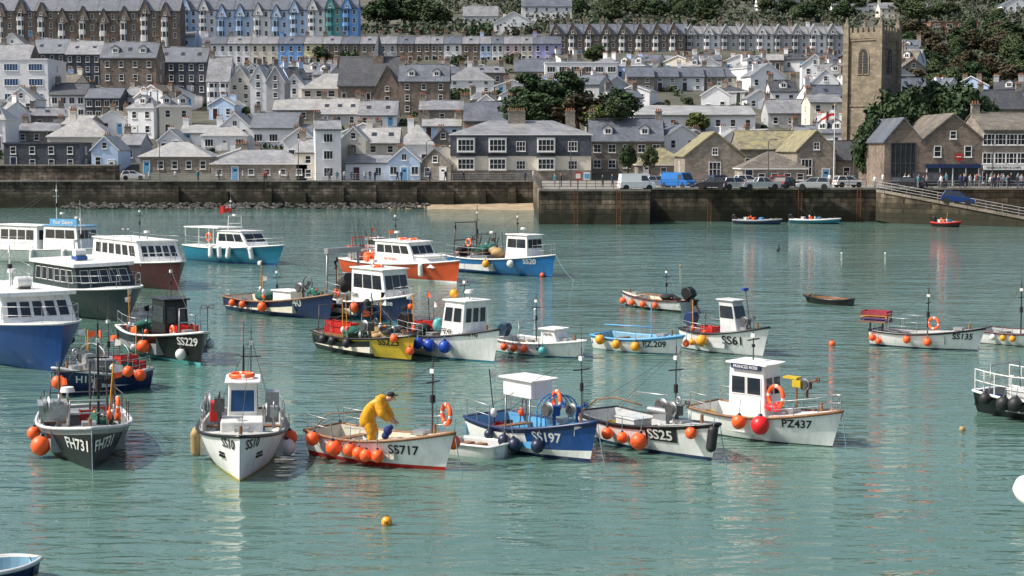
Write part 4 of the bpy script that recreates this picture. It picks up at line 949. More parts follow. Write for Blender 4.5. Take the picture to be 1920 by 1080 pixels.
def pane(parent,Q,u0,u1,v0,v1,fm=BLACKP,gm=GLASS,fr=.03,cen=None):
    Q=[Vector(p) for p in Q]
    def P(u,v): return (Q[0].lerp(Q[1],u)).lerp(Q[3].lerp(Q[2],u),v)
    nrm=(Q[1]-Q[0]).cross(Q[3]-Q[0]).normalized()
    if cen is not None and nrm.dot(P(.5,.5)-Vector(cen))<0: nrm=-nrm
    wd=(Q[1]-Q[0]).length; ht=(Q[3]-Q[0]).length; a,b_=fr/wd,fr/ht; q=MB()
    I=[P(u0+a,v0+b_)+nrm*.014,P(u1-a,v0+b_)+nrm*.014,P(u1-a,v1-b_)+nrm*.014,P(u0+a,v1-b_)+nrm*.014]
    O=[P(u0,v0)+nrm*.02,P(u1,v0)+nrm*.02,P(u1,v1)+nrm*.02,P(u0,v1)+nrm*.02]; I2=[p+nrm*.006 for p in I]
    q.poly(I,gm); q.add(O+I2,[(0,1,5,4),(1,2,6,5),(2,3,7,6),(3,0,4,7)],fm); q.obj('window',parent)
def cabin(bt,x0,x1,hw,z0,z1,rf=.3,ra=0,body=HWHITE,roof=None,ns=2,nf=2,v0=.5,v1=.88,tp=.92,oh=.1,fm=BLACKP,gm=GLASS,name='wheelhouse',back=True,roofz=.07,y0=0):
    e=mk(name,None,bt.e); B_=[(x0,y0-hw,z0),(x1,y0-hw,z0),(x1,y0+hw,z0),(x0,y0+hw,z0)]; T=[(x0+ra,y0-hw*tp,z1),(x1-rf,y0-hw*tp,z1),(x1-rf,y0+hw*tp,z1),(x0+ra,y0+hw*tp,z1)]
    q=MB(); q.add(B_+T,[(3,2,1,0),(4,5,6,7),(0,1,5,4),(1,2,6,5),(2,3,7,6),(3,0,4,7)],body); q.obj('cabin_wall',e,bevel=.04)
    cen=((x0+x1)/2,y0,(z0+z1)/2)
    q=MB(); a=hw*tp+oh
    q.prism([(x0+ra-oh,y0-a,z1+.004),(x1-rf+oh*1.6,y0-a,z1+.004),(x1-rf+oh*2.2,y0,z1+.004),(x1-rf+oh*1.6,y0+a,z1+.004),(x0+ra-oh,y0+a,z1+.004)],(0,0,roofz),roof or body); q.obj('cabin_roof',e,bevel=.03)
    for Q,n_ in(((B_[0],B_[1],T[1],T[0]),ns),((B_[2],B_[3],T[3],T[2]),ns),((B_[1],B_[2],T[2],T[1]),nf),((B_[3],B_[0],T[0],T[3]),1 if back else 0)):
        for i in range(n_): pane(e,Q,.06+.88*i/n_+.012,.06+.88*(i+1)/n_-.012,v0,v1,fm,gm,cen=cen)
    return e
def mast(bt,x,y,z,h,r=.03,mat=STEEL,cross=True,stays=True,nm='mast'):
    q=MB(); q.cyl((x,y,z),(x,y,z+h),r,mat,r*.6,8)
    if cross: q.box(x,y,z+h*.72,.05,.6,.04,mat); q.box(x,y,z+h*.86,.14,.1,.12,FWHITE); q.cyl((x,y,z+h*.45),(x,y,z+h*.55),r*2.2,BLACKC,n=8)
    q.cyl((x,y,z+h),(x,y,z+h+.7),.008,mat,n=4); q.obj(nm,bt.e)
    if stays:
        q=MB()
        for px,py in((bt.X(.95),0),(bt.X(.03),bt.h.b(0)*.8),(bt.X(.03),-bt.h.b(0)*.8)): q.cyl((x,y,z+h*.92),(px,py,bt.h.zs(.9 if px>x else 0)),.008,STEEL,n=4)
        q.obj('stay_wires',bt.e)
def rail(bt,ts,h=.55,mat=METAL,r=.016,sides=(1,-1),join=False,mid=True):
    for sd in sides:
        q=MB()
        pts=[bt.h.pt(t,bt.h.zs(t),sd)*1.0 for t in ts]
        for p in pts: p.y*=.94; q.cyl(p,p+Vector((0,0,h)),r,mat,n=6)
        q.tube([p+Vector((0,0,h)) for p in pts],r,mat)
        if mid: q.tube([p+Vector((0,0,h*.5)) for p in pts],r*.8,mat)
        if join and sd==sides[0]:
            a=bt.h.pt(ts[-1],bt.h.zs(ts[-1]),1); q.tube([(a.x,a.y*.94,a.z+h),(a.x+.12,0,a.z+h),(a.x,-a.y*.94,a.z+h)],r,mat)
        q.obj('guard_rail',bt.e)
def hoop(bt,x,w,z0,h,mat=METAL,r=.022,n=10,nm='gantry'):
    q=MB(); pts=[(x,-w,z0)]+[(x,-w*math.cos(math.pi*i/n),z0+h*.6+h*.4*math.sin(math.pi*i/n)) for i in range(n+1)]+[(x,w,z0)]; q.tube(pts,r,mat); q.obj(nm,bt.e)
def gantry(bt,x,w,z0,h,mat=METAL,r=.03,dx=0):
    q=MB(); q.tube([(x,-w,z0),(x+dx,-w*.9,z0+h),(x+dx,w*.9,z0+h),(x,w,z0)],r,mat); q.cyl((x+dx*.5,-w*.95,z0+h*.5),(x+dx*.5,w*.95,z0+h*.5),r*.7,mat); q.obj('gantry',bt.e)
def hauler(bt,x,y,z,s=1,mat=STEEL):
    q=MB(); q.cyl((x,y,z),(x,y,z+.45*s),.05*s,mat); q.box(x,y,z+.5*s,.3*s,.22*s,.3*s,mat)
    for k in(-.2,-.14): q.cyl((x,y+k*s*1.4,z+.55*s),(x,y+(k-.035)*s*1.4,z+.55*s),.22*s,STEEL if k<-.15 else METAL,.18*s,16)
    q.cyl((x+.1,y,z+.6*s),(x+.45*s,y,z+.75*s),.03,mat); q.torus((x+.45*s,y,z+.75*s),.09*s,.03*s,mat,(0,1,0),n=12,k=5); q.obj('line_hauler',bt.e)
def outb(bt,y=0,s=1,cowl=BLACKP,tilt=0):
    x=-bt.L/2-.12; z=bt.h.zs(0); e=mk('outboard_motor',None,bt.e,(x,y,z),(0,tilt,0))
    q=MB(); q.prism([(-.28*s,-.15*s,.1),(.14*s,-.15*s,.1),(.18*s,-.15*s,.42*s),(.05*s,-.15*s,.58*s),(-.22*s,-.15*s,.5*s),(-.32*s,-.15*s,.3*s)],(0,.3*s,0),cowl); q.obj('engine_cover',e,bevel=.05)
    q=MB(); q.box(-.08*s,0,-.3*s,.16*s,.12*s,.85*s,STEEL); q.box(-.1*s,0,-.72*s,.34*s,.05,.06,STEEL); q.cyl((-.2*s,0,-.85*s),(.15*s,0,-.85*s),.06,STEEL); q.obj('motor_leg',e)
def ring(bt,loc,axis=(0,1,0),Rr=.28,mat=FORANGE):
    q=MB(); q.torus((0,0,0),Rr,.065,mat,axis,FWHITE); thing(bt,'life_ring',q,loc,0,'orange life ring with white bands fixed on a boat','life ring','orange life rings')
def engine(bt,x,l=.8,w=.6,h=.5,mat=HWHITE):
    q=MB(); q.box(x,0,bt.zf+h/2,l,w,h,mat); q.box(x,0,bt.zf+h+.03,l+.06,w+.06,.05,mat); q.obj('engine_box',bt.e,bevel=.02)
def crate(bt,loc,mat=RED,rz=0,s=1,lab=None,hh=.28):
    q=MB(); w,d,h=.75*s,.45*s,hh*s
    q.box(0,0,.02,w,d,.04,mat)
    for k in range(3):
        z=.06+k*(h-.06)/3+.03*s
        for sy in(-1,1): q.box(0,sy*d/2,z,w,.02,.06*s*hh/.28,mat)
        for sx in(-1,1): q.box(sx*w/2,0,z,.02,d-.03,.06*s*hh/.28,mat)
    for sx in(-1,1):
        for sy in(-1,1): q.box(sx*(w/2-.0),sy*(d/2),h/2+.01,.05,.05,h+.02,mat)
    thing(bt,'fish_crate',q,loc,rz,lab or 'slatted plastic fish crate stacked on a fishing boat','crate','fish crates on boats')
def pot(bt,loc,rz=0,s=1):
    q=MB()
    for x in(-.35,-.12,.12,.35): q.torus((x*s,0,0),.22*s,.015,BLACKC,(1,0,0),n=10,k=4,arc=.5)
    for y in(-.22,-.1,.1,.22): q.cyl((-.37*s,y*s,0 if abs(y)>.2 else .18*s),(.37*s,y*s,0 if abs(y)>.2 else .18*s),.014,ROPE,n=4)
    for i in range(8):
        t=math.pi*i/7
        q.cyl((-.35*s,.2*s*math.cos(t),.2*s*math.sin(t)),(.35*s,.2*s*math.cos(t+.3),.2*s*abs(math.sin(t+.3))),.008,BLACKC,n=4)
    q.box(0,0,.0,.76*s,.46*s,.03,WOOD); thing(bt,'lobster_pot',q,loc,rz,'netted lobster pot on a fishing boat deck','lobster pot','lobster pots on boats')
def coil(bt,loc,mat=BROPE,s=1):
    q=MB()
    for i in range(5): q.torus((R.uniform(-.02,.02),R.uniform(-.02,.02),i*.035),(.2-.01*i)*s,.022,mat,(R.uniform(-.1,.1),R.uniform(-.1,.1),1),n=16,k=5)
    thing(bt,'rope_coil',q,loc,0,'coiled mooring rope lying on a boat deck','rope','rope coils on boats')
def bucket(bt,loc,mat=FWHITE,s=1):
    q=MB(); q.cyl((0,0,0),(0,0,.32*s),.13*s,mat,.16*s,12,caps=False); q.cyl((0,0,0.01),(0,0,.02),.13*s,mat,n=12); q.torus((0,0,.32*s),.16*s,.012,mat,n=14,k=4); q.torus((0,0,.3*s),.15*s,.006,METAL,(0,1,.3),n=14,k=4,arc=.5)
    thing(bt,'bucket',q,loc,0,'plastic bucket standing in a boat','bucket','buckets on boats')
def radar(bt,x,y,z,h=.5):
    q=MB(); q.cyl((x,y,z),(x,y,z+h),.035,METAL); q.cyl((x,y,z+h),(x,y,z+h+.14),.22,FWHITE,.18,16); q.obj('radar_dome',bt.e)
def flood(bt,x,y,z,n_=2):
    q=MB()
    for i in range(n_): q.box(x,y+(i-.5)*.35,z,.1,.22,.16,STEEL); q.box(x+.06,y+(i-.5)*.35,z,.02,.18,.12,FWHITE)
    q.cyl((x,y,z-1.2),(x,y,z),.02,STEEL); q.cyl((x,y-.3,z),(x,y+.3,z),.015,STEEL); q.obj('deck_light',bt.e)
def moor(bt,d=(3,-1),z1=-.1):
    p=bt.h.pt(1,bt.h.zs(1)); q=MB(); pts=[]
    for i in range(9): u=i/8; pts.append((p.x+d[0]*u,p.y+d[1]*u,p.z*(1-u)+z1*u-.3*math.sin(math.pi*u)))
    q.tube(pts,.015,ROPE,5); q.obj('mooring_line',bt.e)
def clutter(bt,t0,t1,n_=5,cr=True):
    for i in range(n_):
        t=R.uniform(t0,t1); y=R.uniform(-.6,.6)*max(.1,bt.h.b(t)-.35); L_=(bt.X(t),y,bt.zf+.03); k=R.random()
        if k<.3: coil(bt,L_,R.choice([BROPE,ROPE,FORANGE]))
        elif k<.5: bucket(bt,L_,R.choice([FWHITE,FBLACK,FBLUE,YELLOW]))
        elif k<.75 and cr: crate(bt,L_,R.choice([RED,FBLUE,FWHITE,FYEL]),R.uniform(0,3),.8)
        else: pot(bt,(L_[0],L_[1],L_[2]+.02),R.uniform(0,3))
def dans(bt,t0,t1,n_=4,h=2.4):
    for i in range(n_):
        t=R.uniform(t0,t1); y=R.choice([-1,1])*(bt.h.b(t)-.25)*R.uniform(.5,1); q=MB(); hh=h*R.uniform(.7,1.1); a,c_=R.uniform(-.25,.25),R.uniform(-.15,.15)
        q.cyl((0,0,0),(a,c_,hh),.018,R.choice([WOOD,BLACKC,FYEL]),n=5); q.sph((a*.35,c_*.35,hh*.35),.1,R.choice([FORANGE,FWHITE,FORANGE]),10,6,(1,1,1.5))
        m_=R.choice([BLACKC,FORANGE,FWHITE]); q.add([(a,c_,hh-.02),(a-.28,c_+.03,hh-.06),(a-.26,c_-.02,hh-.26),(a*.93,c_*.93,hh-.3)],[(0,1,2,3)],m_)
        thing(bt,'marker_pole',q,(bt.X(t),y,bt.zf+.05),R.uniform(0,6),'thin marker pole with float and small flag on a boat','marker pole','marker poles on fishing boats')
def nets(bt,t,y,s=.5,mat=NETG,z=None):
    q=MB(); r=random.Random(int(t*100+s*10)); 
    for i in range(7): q.sph((r.uniform(-.5,.5)*s,r.uniform(-.4,.4)*s,r.uniform(0,.35)*s),r.uniform(.3,.5)*s,mat,10,7,(1.2,1.1,r.uniform(.5,.8)))
    for i in range(5): q.torus((r.uniform(-.4,.4)*s,r.uniform(-.3,.3)*s,r.uniform(.2,.45)*s),r.uniform(.15,.3)*s,.015,ROPE,(r.uniform(-.5,.5),r.uniform(-.5,.5),1),n=12,k=4)
    for i in range(5): q.sph((r.uniform(-.5,.5)*s,r.uniform(-.5,.5)*s,r.uniform(.3,.5)*s),.06,R.choice([FORANGE,FYEL,FWHITE]),8,6)
    thing(bt,'net_heap',q,(bt.X(t),y,bt.zf+.1 if z is None else z),0,'heaped fishing net with small floats on deck','fishing net','net heaps on boats')
FRED=paint('red_plastic',(.8,.015,.02),.4,scale=6)
# --- front row
b=boat('black and grey fishing boat with metal working gear',(150,812),(172,882),2.75,.82,BLACKP,BLACKP,GREYP,band=GREYP,bandh=.18,gun=LGREY,texts=[('FH731',9,.68,.34,FWHITE)],td=.72,rake=.3,fp=2.2,fend=[(.62,FORANGE,.28,.36,'ball',1),(.35,FORANGE,.2,.45,'ball',1)],bu=.5)
gantry(b,b.X(.25),1.0,.9,1.3,STEEL); gantry(b,b.X(.75),.55,1.0,.75,METAL); mast(b,b.X(.62),.35,.3,3.6,.045,BLACKP); hauler(b,b.X(.66),-.8,.85,1.3,METAL); radar(b,b.X(.5),-.5,1.0,.8)
q=MB(); q.box(0,0,.25,1.0,.7,.5,METAL,0,1.2); q.obj('metal_hopper',b.e,(b.X(.6),-.95,1.1)); clutter(b,.15,.65,7); crate(b,(b.X(.5),.1,.9),RED); crate(b,(b.X(.48),.5,.95),RED); engine(b,b.X(.4),1.2,1.0,.8,GREYP)
ring(b,(b.X(.66),.9,1.5),(0,1,0),.2); rail(b,(.05,.2,.35,.5),.6,STEEL); moor(b,(.4,0),-.4); dans(b,.3,.6,4,2.6); nets(b,.55,.3,.6,NETG,.9)
for y in(-.7,.2,.7): q=MB(); q.cyl((b.X(.35),y,.8),(b.X(.35)+.1,y,2.6),.03,STEEL,n=6); q.obj('net_post',b.e)
b=boat('white fishing boat with small wheelhouse and roof life ring',(458,822),(450,903),2.6,.85,HWHITE,YELLOW,DECKM,band=HWHITE,gun=BLACKP,texts=[('SS10',9.1,1.0,.28,BLACKP)],td=.6,fp=2.2,rake=.3,boot=.05,fend=[(.5,FWHITE,.24,.3,'ball',1),(.38,FORANGE,.22,.45,'ball',1),(.5,FTAN,.16,.5,'cyl',-1),(.4,FTAN,.14,.5,'cyl',-1)],bu=.5)
cabin(b,b.X(.28),b.X(.5),.45,.5,2.2,.12,0,HWHITE,HWHITE,1,1,.5,.9,fm=FRAMEW,gm=GLASSB); ring(b,(b.X(.4),0,2.37),(0,0,1),.33); mast(b,b.X(.33),0,2.2,1.0,.04,BLACKP,False,False); mast(b,b.X(.1),.2,.5,3.0,.025)
hauler(b,b.X(.55),-.65,1.0,1.3); q=MB(); q.box(b.X(.35),-.8,1.25,.5,.35,.6,RED); q.obj('fuel_tank',b.e,bevel=.05); q=MB(); q.box(b.X(.35),.85,1.4,.6,.4,.9,METAL); q.obj('gear_cabinet',b.e); rail(b,(.05,.2,.35,.5,.62),.6); hauler(b,b.X(.6),.9,1.0,1.0,METAL)
q=MB(); q.box(b.X(.58),0,1.12,1.1,1.2,.3,FWHITE); q.obj('foredeck_hatch',b.e,bevel=.04); clutter(b,.05,.25,4); moor(b,(.3,.0),-.4)
for s in(-1,1):
    q=MB(); pw=b.h.pt(.86,.55,s); p2=b.h.pt(.9,.55,s); dx,dy=(p2.x-pw.x),(p2.y-pw.y); l=math.hypot(dx,dy); dx/=l; dy/=l
    for i in range(3):
        for j in range(2): q.box(pw.x+dx*(i-1)*.13,pw.y+dy*(i-1)*.13+s*.02,pw.z+j*.09,.1,.05,.06,BLACKP,math.atan2(dy,dx))
    q.obj('bow_vent',b.e)
b=boat('white open fishing boat with red waterline and man aboard',(606,846),(834,882),2.0,.66,HWHITE,RED,CREAMP,gun=WOOD,texts=[('SS717',.77,.56,.28,BLACKP)],td=.72,bu=.7,boot=.12,fend=[(588,FORANGE,.2,.62),(626,FORANGE,.23,.45),(656,FORANGE,.19,.45),(672,FORANGE,.18,.38),(686,FORANGE,.18,.34),(708,FORANGE,.18,.36),(600,FORANGE,.19,.55,'ball',-1),(850,FORANGE,.2,.75,'ball',-1)])
SS717=b; mast(b,b.X(.9),0,.9,2.2,.035,STEEL); ring(b,(b.X(.97),0.25,1.55),(.5,1,0),.28); rail(b,(.02,.12,.25),.5); rail(b,(.6,.75,.88),.5,sides=(1,)); engine(b,b.X(.66),.7,.6,.4,CREAMP); clutter(b,.1,.3,3); q=MB(); q.tube([(b.X(.03),-.6,.7),(b.X(.1),-.3,1.2),(b.X(.3),.3,1.3)],.02,WOOD); q.obj('tiller',b.e); moor(b,(.5,0),-.3)
w_=b.M@Vector((b.X(.46),-.2,b.zf+.02)); fe=FISH.obj('person',None,w_,(0,0,-.2)); fe.scale=(1.12,1.12,1.14); top(fe,'man in yellow oilskins and dark cap bending over a blue bundle','person')
mk('jacket',JACK,fe); mk('trousers',TROU,fe); q=MB(); q.sph((.5,0,1.485),.108,BLACKC,14,8,(1,1,.65)); q.box(.62,0,1.465,.14,.15,.02,BLACKC); q.obj('cap',fe)
q=MB(); q.sph((.0,0,1.5),.16,OIL,12,8,(1,1.1,.7)); q.obj('hood',fe,(.24,0,-.13))
q=MB()
for s in(-1,1): q.sph((.01,.14*s,.06),.1,BLACKC,10,6,(1.6,.8,.6))
for s in(-1,1): q.cyl((-.05,.14*s,.05),(-.05,.14*s,.3),.075,BLACKC,.08,12)
q.obj('boots',fe)
q=MB(); q.sph((0,0,0),.13,CLOTHB,12,8,(1,1,1.1)); q.sph((.05,.07,.1),.08,CLOTHB,10,6); q.sph((-.05,-.05,-.14),.11,CLOTHB,10,6); thing(b,'net_bundle',q,(b.X(.46)+.7,-.32,b.zf+.72),0,'blue net bundle held in a fisherman\'s hands','net')
b=boat('small square white plastic tender',(850,846),(945,858),1.1,.36,HWHITE,HWHITE,LGREY,name='tender',cat='dinghy',gun=FWHITE,bu=.05,su=0,rake=.1,tr=1.0,fp=26,td=.96,floor=.12,gr=.04)
b=boat('blue and white fishing boat with white box shelter',(914,822),(1106,868),2.2,.74,HWHITE,NAVY,LBLUE,band=NAVY,bandh=.14,bowm=BLUE,bowt=.6,bowlow=1,gun=NAVY,texts=[('SS197',.76,.66,.3,FWHITE,-1),('SS197',9,.92,.26,FWHITE,1)],bu=.65,td=.68,fend=[(945,FNAVY,.18,.42),(967,FNAVY,.21,.34),(1008,FNAVY,.2,.4),(918,FNAVY,.15,.5)])
cabin(b,b.X(.28),b.X(.56),.42,1.6,2.12,.0,0,HWHITE,HWHITE,0,0,tp=1,back=False,name='shelter_box'); gantry(b,b.X(.3),.42,.6,1.0); gantry(b,b.X(.54),.42,.6,1.0); ring(b,(b.X(.72),-.1,1.65),(.3,1,0),.27)
for k in(.66,.7,.74): hoop(b,b.X(k),.6,.7,1.1,MBLUE,.02,nm='blue_hoop')
hauler(b,b.X(.76),-.35,.9,1.0,BLUE); hauler(b,b.X(.86),.1,.95,.9,BLUE); mast(b,b.X(.93),0,1,2.3,.025); rail(b,(.02,.15,.3),.6,METAL); clutter(b,.05,.6,6); moor(b,(.5,0),-.3); dans(b,.1,.3,2,2)
q=MB(); p=b.h.pt(.93,.95,-1); q.add([(p.x-.1,p.y-.09,p.z+.14),(p.x+.1,p.y+.03,p.z+.09),(p.x-.1,p.y-.09,p.z)],[(0,1,2)],FWHITE); q.cyl((p.x-.1,p.y-.08,p.z+.13),(p.x-.12,p.y-.08,p.z-.18),.01,FWHITE,n=4); q.obj('pennant_emblem',b.e)
b=boat('white and black open fishing boat with net hauler',(1116,812),(1334,864),2.1,.7,HWHITE,NAVY,LGREY,band=BLACKP,bandh=.1,gun=BLACKP,texts=[('SS25',9,.95,.22,FWHITE,1)],bu=.6,td=.66,fend=[(1140,FORANGE,.18,.42),(1168,FORANGE,.17,.38),(1198,FORANGE,.25,.38),(1298,FORANGE,.17,.82),(1334,FBLACK,.15,.7,'cyl'),(1108,FORANGE,.16,.3)])
V,Pg,wt=txt('SS25'); h_=b.h
mb=MB(); xc=b.X(.73); g=[]
for i in range(13):
    for z in(.42,.84):
        xl=xc-.5+1.0*i/12; p=h_.pt((xl+b.L/2)/b.L,z,-1); g.append((p.x,p.y-.02,p.z))
mb.add(g,[(2*i,2*i+2,2*i+3,2*i+1) for i in range(12)],BLACKP); mb.obj('name_panel',b.e)
mb=MB(); vs=[]
for vx,vy in V: xl=xc+vx*.31; p=h_.pt((xl+b.L/2)/b.L,.63+vy*.31,-1); vs.append((p.x-.01,p.y-.045,p.z))
mb.add(vs,Pg,FWHITE); mb.obj('registration_number',b.e)
hauler(b,b.X(.6),.2,.7,1.1,METAL); hauler(b,b.X(.74),-.1,.8,1.0,STEEL); mast(b,b.X(.6),.5,.5,2.6,.03,STEEL); q=MB(); q.cyl((b.X(.55),-.3,1.2),(b.X(.72),-.2,1.2),.11,METAL,n=14); q.box(b.X(.64),-.2,1.05,.6,.25,.2,GREYP); q.obj('net_drum',b.e)
q=MB(); q.tube([(b.X(.05),-.85,.75),(b.X(.2),-.8,1.3),(b.X(.35),-.7,1.45),(b.X(.55),-.6,1.35)],.025,WOOD); q.obj('guard_rail',b.e); q=MB(); q.tube([(b.X(.02),.85,.75),(b.X(.2),.8,1.4),(b.X(.5),.7,1.5)],.02,METAL); q.obj('guard_rail',b.e); clutter(b,.05,.55,7); engine(b,b.X(.35),.9,.7,.5,LGREY); moor(b,(.4,.1),-.3); nets(b,.5,.2,.5)
b=boat('white fishing boat with tall white wheelhouse',(1318,802),(1560,838),2.1,.72,HWHITE,BLACKP,HWHITE,gun=WOOD,texts=[('PZ437',.8,.7,.26,BLACKP)],bu=.6,td=.6,boot=.05,fend=[(1387,FORANGE,.22,.62),(1427,FRED,.28,.6),(1572,FORANGE,.12,.9,'ball',-1)],deckm=HWHITE)
c_=cabin(b,b.X(.28),b.X(.57),.5,.35,2.3,.12,0,HWHITE,HWHITE,2,2,.52,.82,fm=FRAMEW); q=MB(); q.box(b.X(.42),-.53,2.25,1.1,.06,.16,NAVY); q.obj('name_board',b.e); flat_text('FRANCES ROSE',.1,FWHITE,b.e,(b.X(.42),-.57,2.25),(0,0,0))
ring(b,(b.X(.64),-.45,1.4),(.25,1,0),.33); q=MB(); q.sph((0,0,0),.22,FRED,12,8,(1.5,.8,.6)); q.sph((.15,.05,.1),.12,FRED,10,6); thing(b,'red_sack',q,(b.X(.62),-.45,1.05),0,'red bag resting on a boat foredeck','bag'); rail(b,(.66,.78,.9,.98),.5,join=True)
q=MB(); q.cyl((b.X(.72),.1,.8),(b.X(.72),.1,1.9),.04,WOOD); q.box(b.X(.7),0,2.0,.5,.3,.06,YELLOW); q.box(b.X(.76),-.1,1.85,.3,.25,.2,YELLOW); q.obj('yellow_line_reel',b.e); hauler(b,b.X(.8),.1,1.4,.8,RUST); mast(b,b.X(.4),0,2.4,.9,.025,STEEL,True,False); rail(b,(.02,.1,.2),.5); moor(b,(.3,.0),-.4); clutter(b,.03,.2,3)
# --- middle
b=boat('black fishing boat with dark wheelhouse and pale waterline',(264,650),(376,686),2.9,.95,BLACKP,AQUA,GREYP,gun=FWHITE,texts=[('SS229',9.1,.98,.36,FWHITE)],bu=.5,boot=.12,fp=2.2,fend=[(270,FORANGE,.28,.6),(340,FWHITE,.23,.45),(252,FWHITE,.16,.4),(400,FWHITE,.2,.7,'ball',-1)],td=.7)
cabin(b,b.X(.4),b.X(.64),.55,.5,2.5,.2,0,BLACKP,BLACKP,1,2,.5,.88); crate(b,(b.X(.68),0,1.2),RED); crate(b,(b.X(.7),.4,1.2),RED); rail(b,(.02,.15,.3,.45),.7); flood(b,b.X(.8),.9,2.3); flood(b,b.X(.3),1.0,2.4); mast(b,b.X(.5),.1,2.5,1.4,.02); clutter(b,.05,.4,6); gantry(b,b.X(.84),.5,1.1,1.2,METAL); engine(b,b.X(.25),1.0,.9,.7,BLACKC); ring(b,(b.X(.75),-.5,1.3),(0,1,0),.2); dans(b,.1,.35,3); nets(b,.2,-.3,.7,NETG,1.0)
b=boat('navy fishing boat with red crates amidships',(262,722),(114,742),2.2,.68,NAVY,NAVY,LGREY,gun=LGREY,texts=[('H16',.8,.6,.28,FWHITE)],fend=[(92,FORANGE,.24,.55),(262,FORANGE,.22,.6),(240,FORANGE,.2,.8)])
engine(b,b.X(.5),1.4,1.0,.9,GREYP); crate(b,(b.X(.2),.6,.75),RED); crate(b,(b.X(.35),.6,.75),RED); crate(b,(b.X(.3),.6,1.03),RED); hoop(b,b.X(.6),.8,.7,1.1); hoop(b,b.X(.3),.8,.7,1.1); mast(b,b.X(.4),0,.5,2.4,.03,STEEL); clutter(b,.1,.7,12); rail(b,(.05,.3,.5,.7),.5); hauler(b,b.X(.72),.3,.7,1.2,METAL); dans(b,.1,.6,6,2.2); nets(b,.4,.4,.7,NETG,.8); nets(b,.65,-.2,.6,FTAN,.7)
b=boat('open navy fishing boat with net hauler near its bow',(446,578),(618,600),2.6,.72,NAVY,NAVY,CREAMP,gun=WOOD,texts=[('40',.78,.85,.45,FWHITE)],bu=.9,fend=[(436,FORANGE,.2,.5),(455,FORANGE,.2,.5),(492,FORANGE,.26,.5)],td=.75)
cabin(b,b.X(.48),b.X(.68),.5,.5,1.3,.1,0,HWHITE,HWHITE,0,0,back=False,name='engine_housing'); mast(b,b.X(.45),0,.4,2.2,.03); q=MB(); q.torus((b.X(.78),0,1.8),.4,.03,STEEL,(0,1,0)); q.cyl((b.X(.78),0,.8),(b.X(.78),0,1.9),.05,STEEL); q.obj('net_hauler',b.e); clutter(b,.1,.45,8); rail(b,(.02,.1),.4); dans(b,.1,.4,3); nets(b,.3,.2,.8,NETG,.7); nets(b,.85,0,.5,NETG,1.3); hauler(b,b.X(.7),.2,.9,1.2)
b=boat('navy fishing boat with white wheelhouse and aft gantry',(638,588),(768,606),2.8,.95,NAVY,TEAL,CREAMP,gun=FWHITE,texts=[('Christine',.78,1.05,.28,FWHITE)],bu=.6,fend=[(618,FORANGE,.26,.6),(664,FORANGE,.26,.7),(690,FBLACK,.2,.7,'cyl'),(768,FORANGE,.15,.9)],td=.5)
c_=cabin(b,b.X(.36),b.X(.86),.85,.9,2.7,.4,0,HWHITE,HWHITE,3,3,.45,.85); flat_text('SS80',.22,BLACKP,b.e,(b.X(.43),-.9,1.3),(0,0,0)); gantry(b,b.X(.05),1.1,.9,2.6,METAL,.07); q=MB(); q.box(b.X(.05),0,3.5,.35,2.2,.3,METAL); q.obj('gantry_roller',b.e); radar(b,b.X(.5),0,2.7,.3); mast(b,b.X(.4),.3,2.7,1.0,.02); q=MB(); q.cyl((b.X(.14),-.4,1.6),(b.X(.25),-.4,2.0),.4,BLACKC,n=16); q.obj('net_drum',b.e); clutter(b,.05,.3,5); rail(b,(.88,.96),.5,join=True); dans(b,.05,.3,5,2.8); nets(b,.2,.4,.9,BLACKC,1.1); rail(b,(.02,.15,.3),.8); ring(b,(b.X(.6),-.2,2.85),(0,0,1),.28)
b=boat('orange-hulled charter boat with long white cabin',(662,513),(856,531),3.2,1.05,ORANGE,HWHITE,LGREY,name='charter_boat',cat='charter boat',gun=FWHITE,bu=.5,closed=True,deckm=HWHITE,fend=[(700,FWHITE,.18,.7,'cyl'),(790,FWHITE,.18,.8,'cyl')],boot=.15)
cabin(b,b.X(.34),b.X(.74),1.1,1.05,2.6,.9,0,HWHITE,HWHITE,4,3,.52,.86); flat_text('SEA FISHING',.2,RED,b.e,(b.X(.5),-1.13,1.45),(0,0,0)); cabin(b,b.X(.62),b.X(.88),.9,1.0,1.7,.8,0,HWHITE,HWHITE,0,0,back=False,name='cabin_trunk'); radar(b,b.X(.45),0,2.65,.5); mast(b,b.X(.4),.3,2.6,2.0,.03); ring(b,(b.X(.6),0,2.8),(0,0,1),.3); ring(b,(b.X(.52),-.2,2.8),(0,0,1),.3)
rail(b,(.72,.8,.9,.98),.6,join=True); rail(b,(.02,.1,.2,.3),.8); gantry(b,b.X(.12),1.2,1.1,1.6,ORANGE,.05); q=MB(); q.box(b.X(.12),0,1.5,1.2,2.0,.6,GREYP); q.obj('stern_gear_box',b.e); nets(b,.22,-.3,.8,FORANGE,1.3); dans(b,.05,.3,3,3)
b=boat('dark inflatable boat with rack of upright fishing rods',(668,478),(752,486),2.3,.7,MAROON,BLACKP,GREYP,name='inflatable_boat',cat='inflatable boat',gun=ORANGE,bu=.4,fend=[])
for i in range(8): q=MB(); q.cyl((b.X(.05+.09*i),R.uniform(-.6,.6),.7),(b.X(.0+.09*i)-.4,R.uniform(-.8,.8),3.2),.03,BLACKP,.01,5); q.obj('fishing_rod',b.e)
cabin(b,b.X(.35),b.X(.6),.4,.5,1.6,.2,0,LGREY,LGREY,1,1)
b=boat('blue fishing boat with white forward wheelhouse',(852,506),(1034,520),3.1,1.05,MBLUE,BLUE,LGREY,gun=FWHITE,texts=[('SS20',.84,1.1,.4,FWHITE)],bu=.55,td=.55,fend=[(912,FYEL,.27,.8),(956,FWHITE,.26,.9),(1016,FORANGE,.16,.1)],boot=.1)
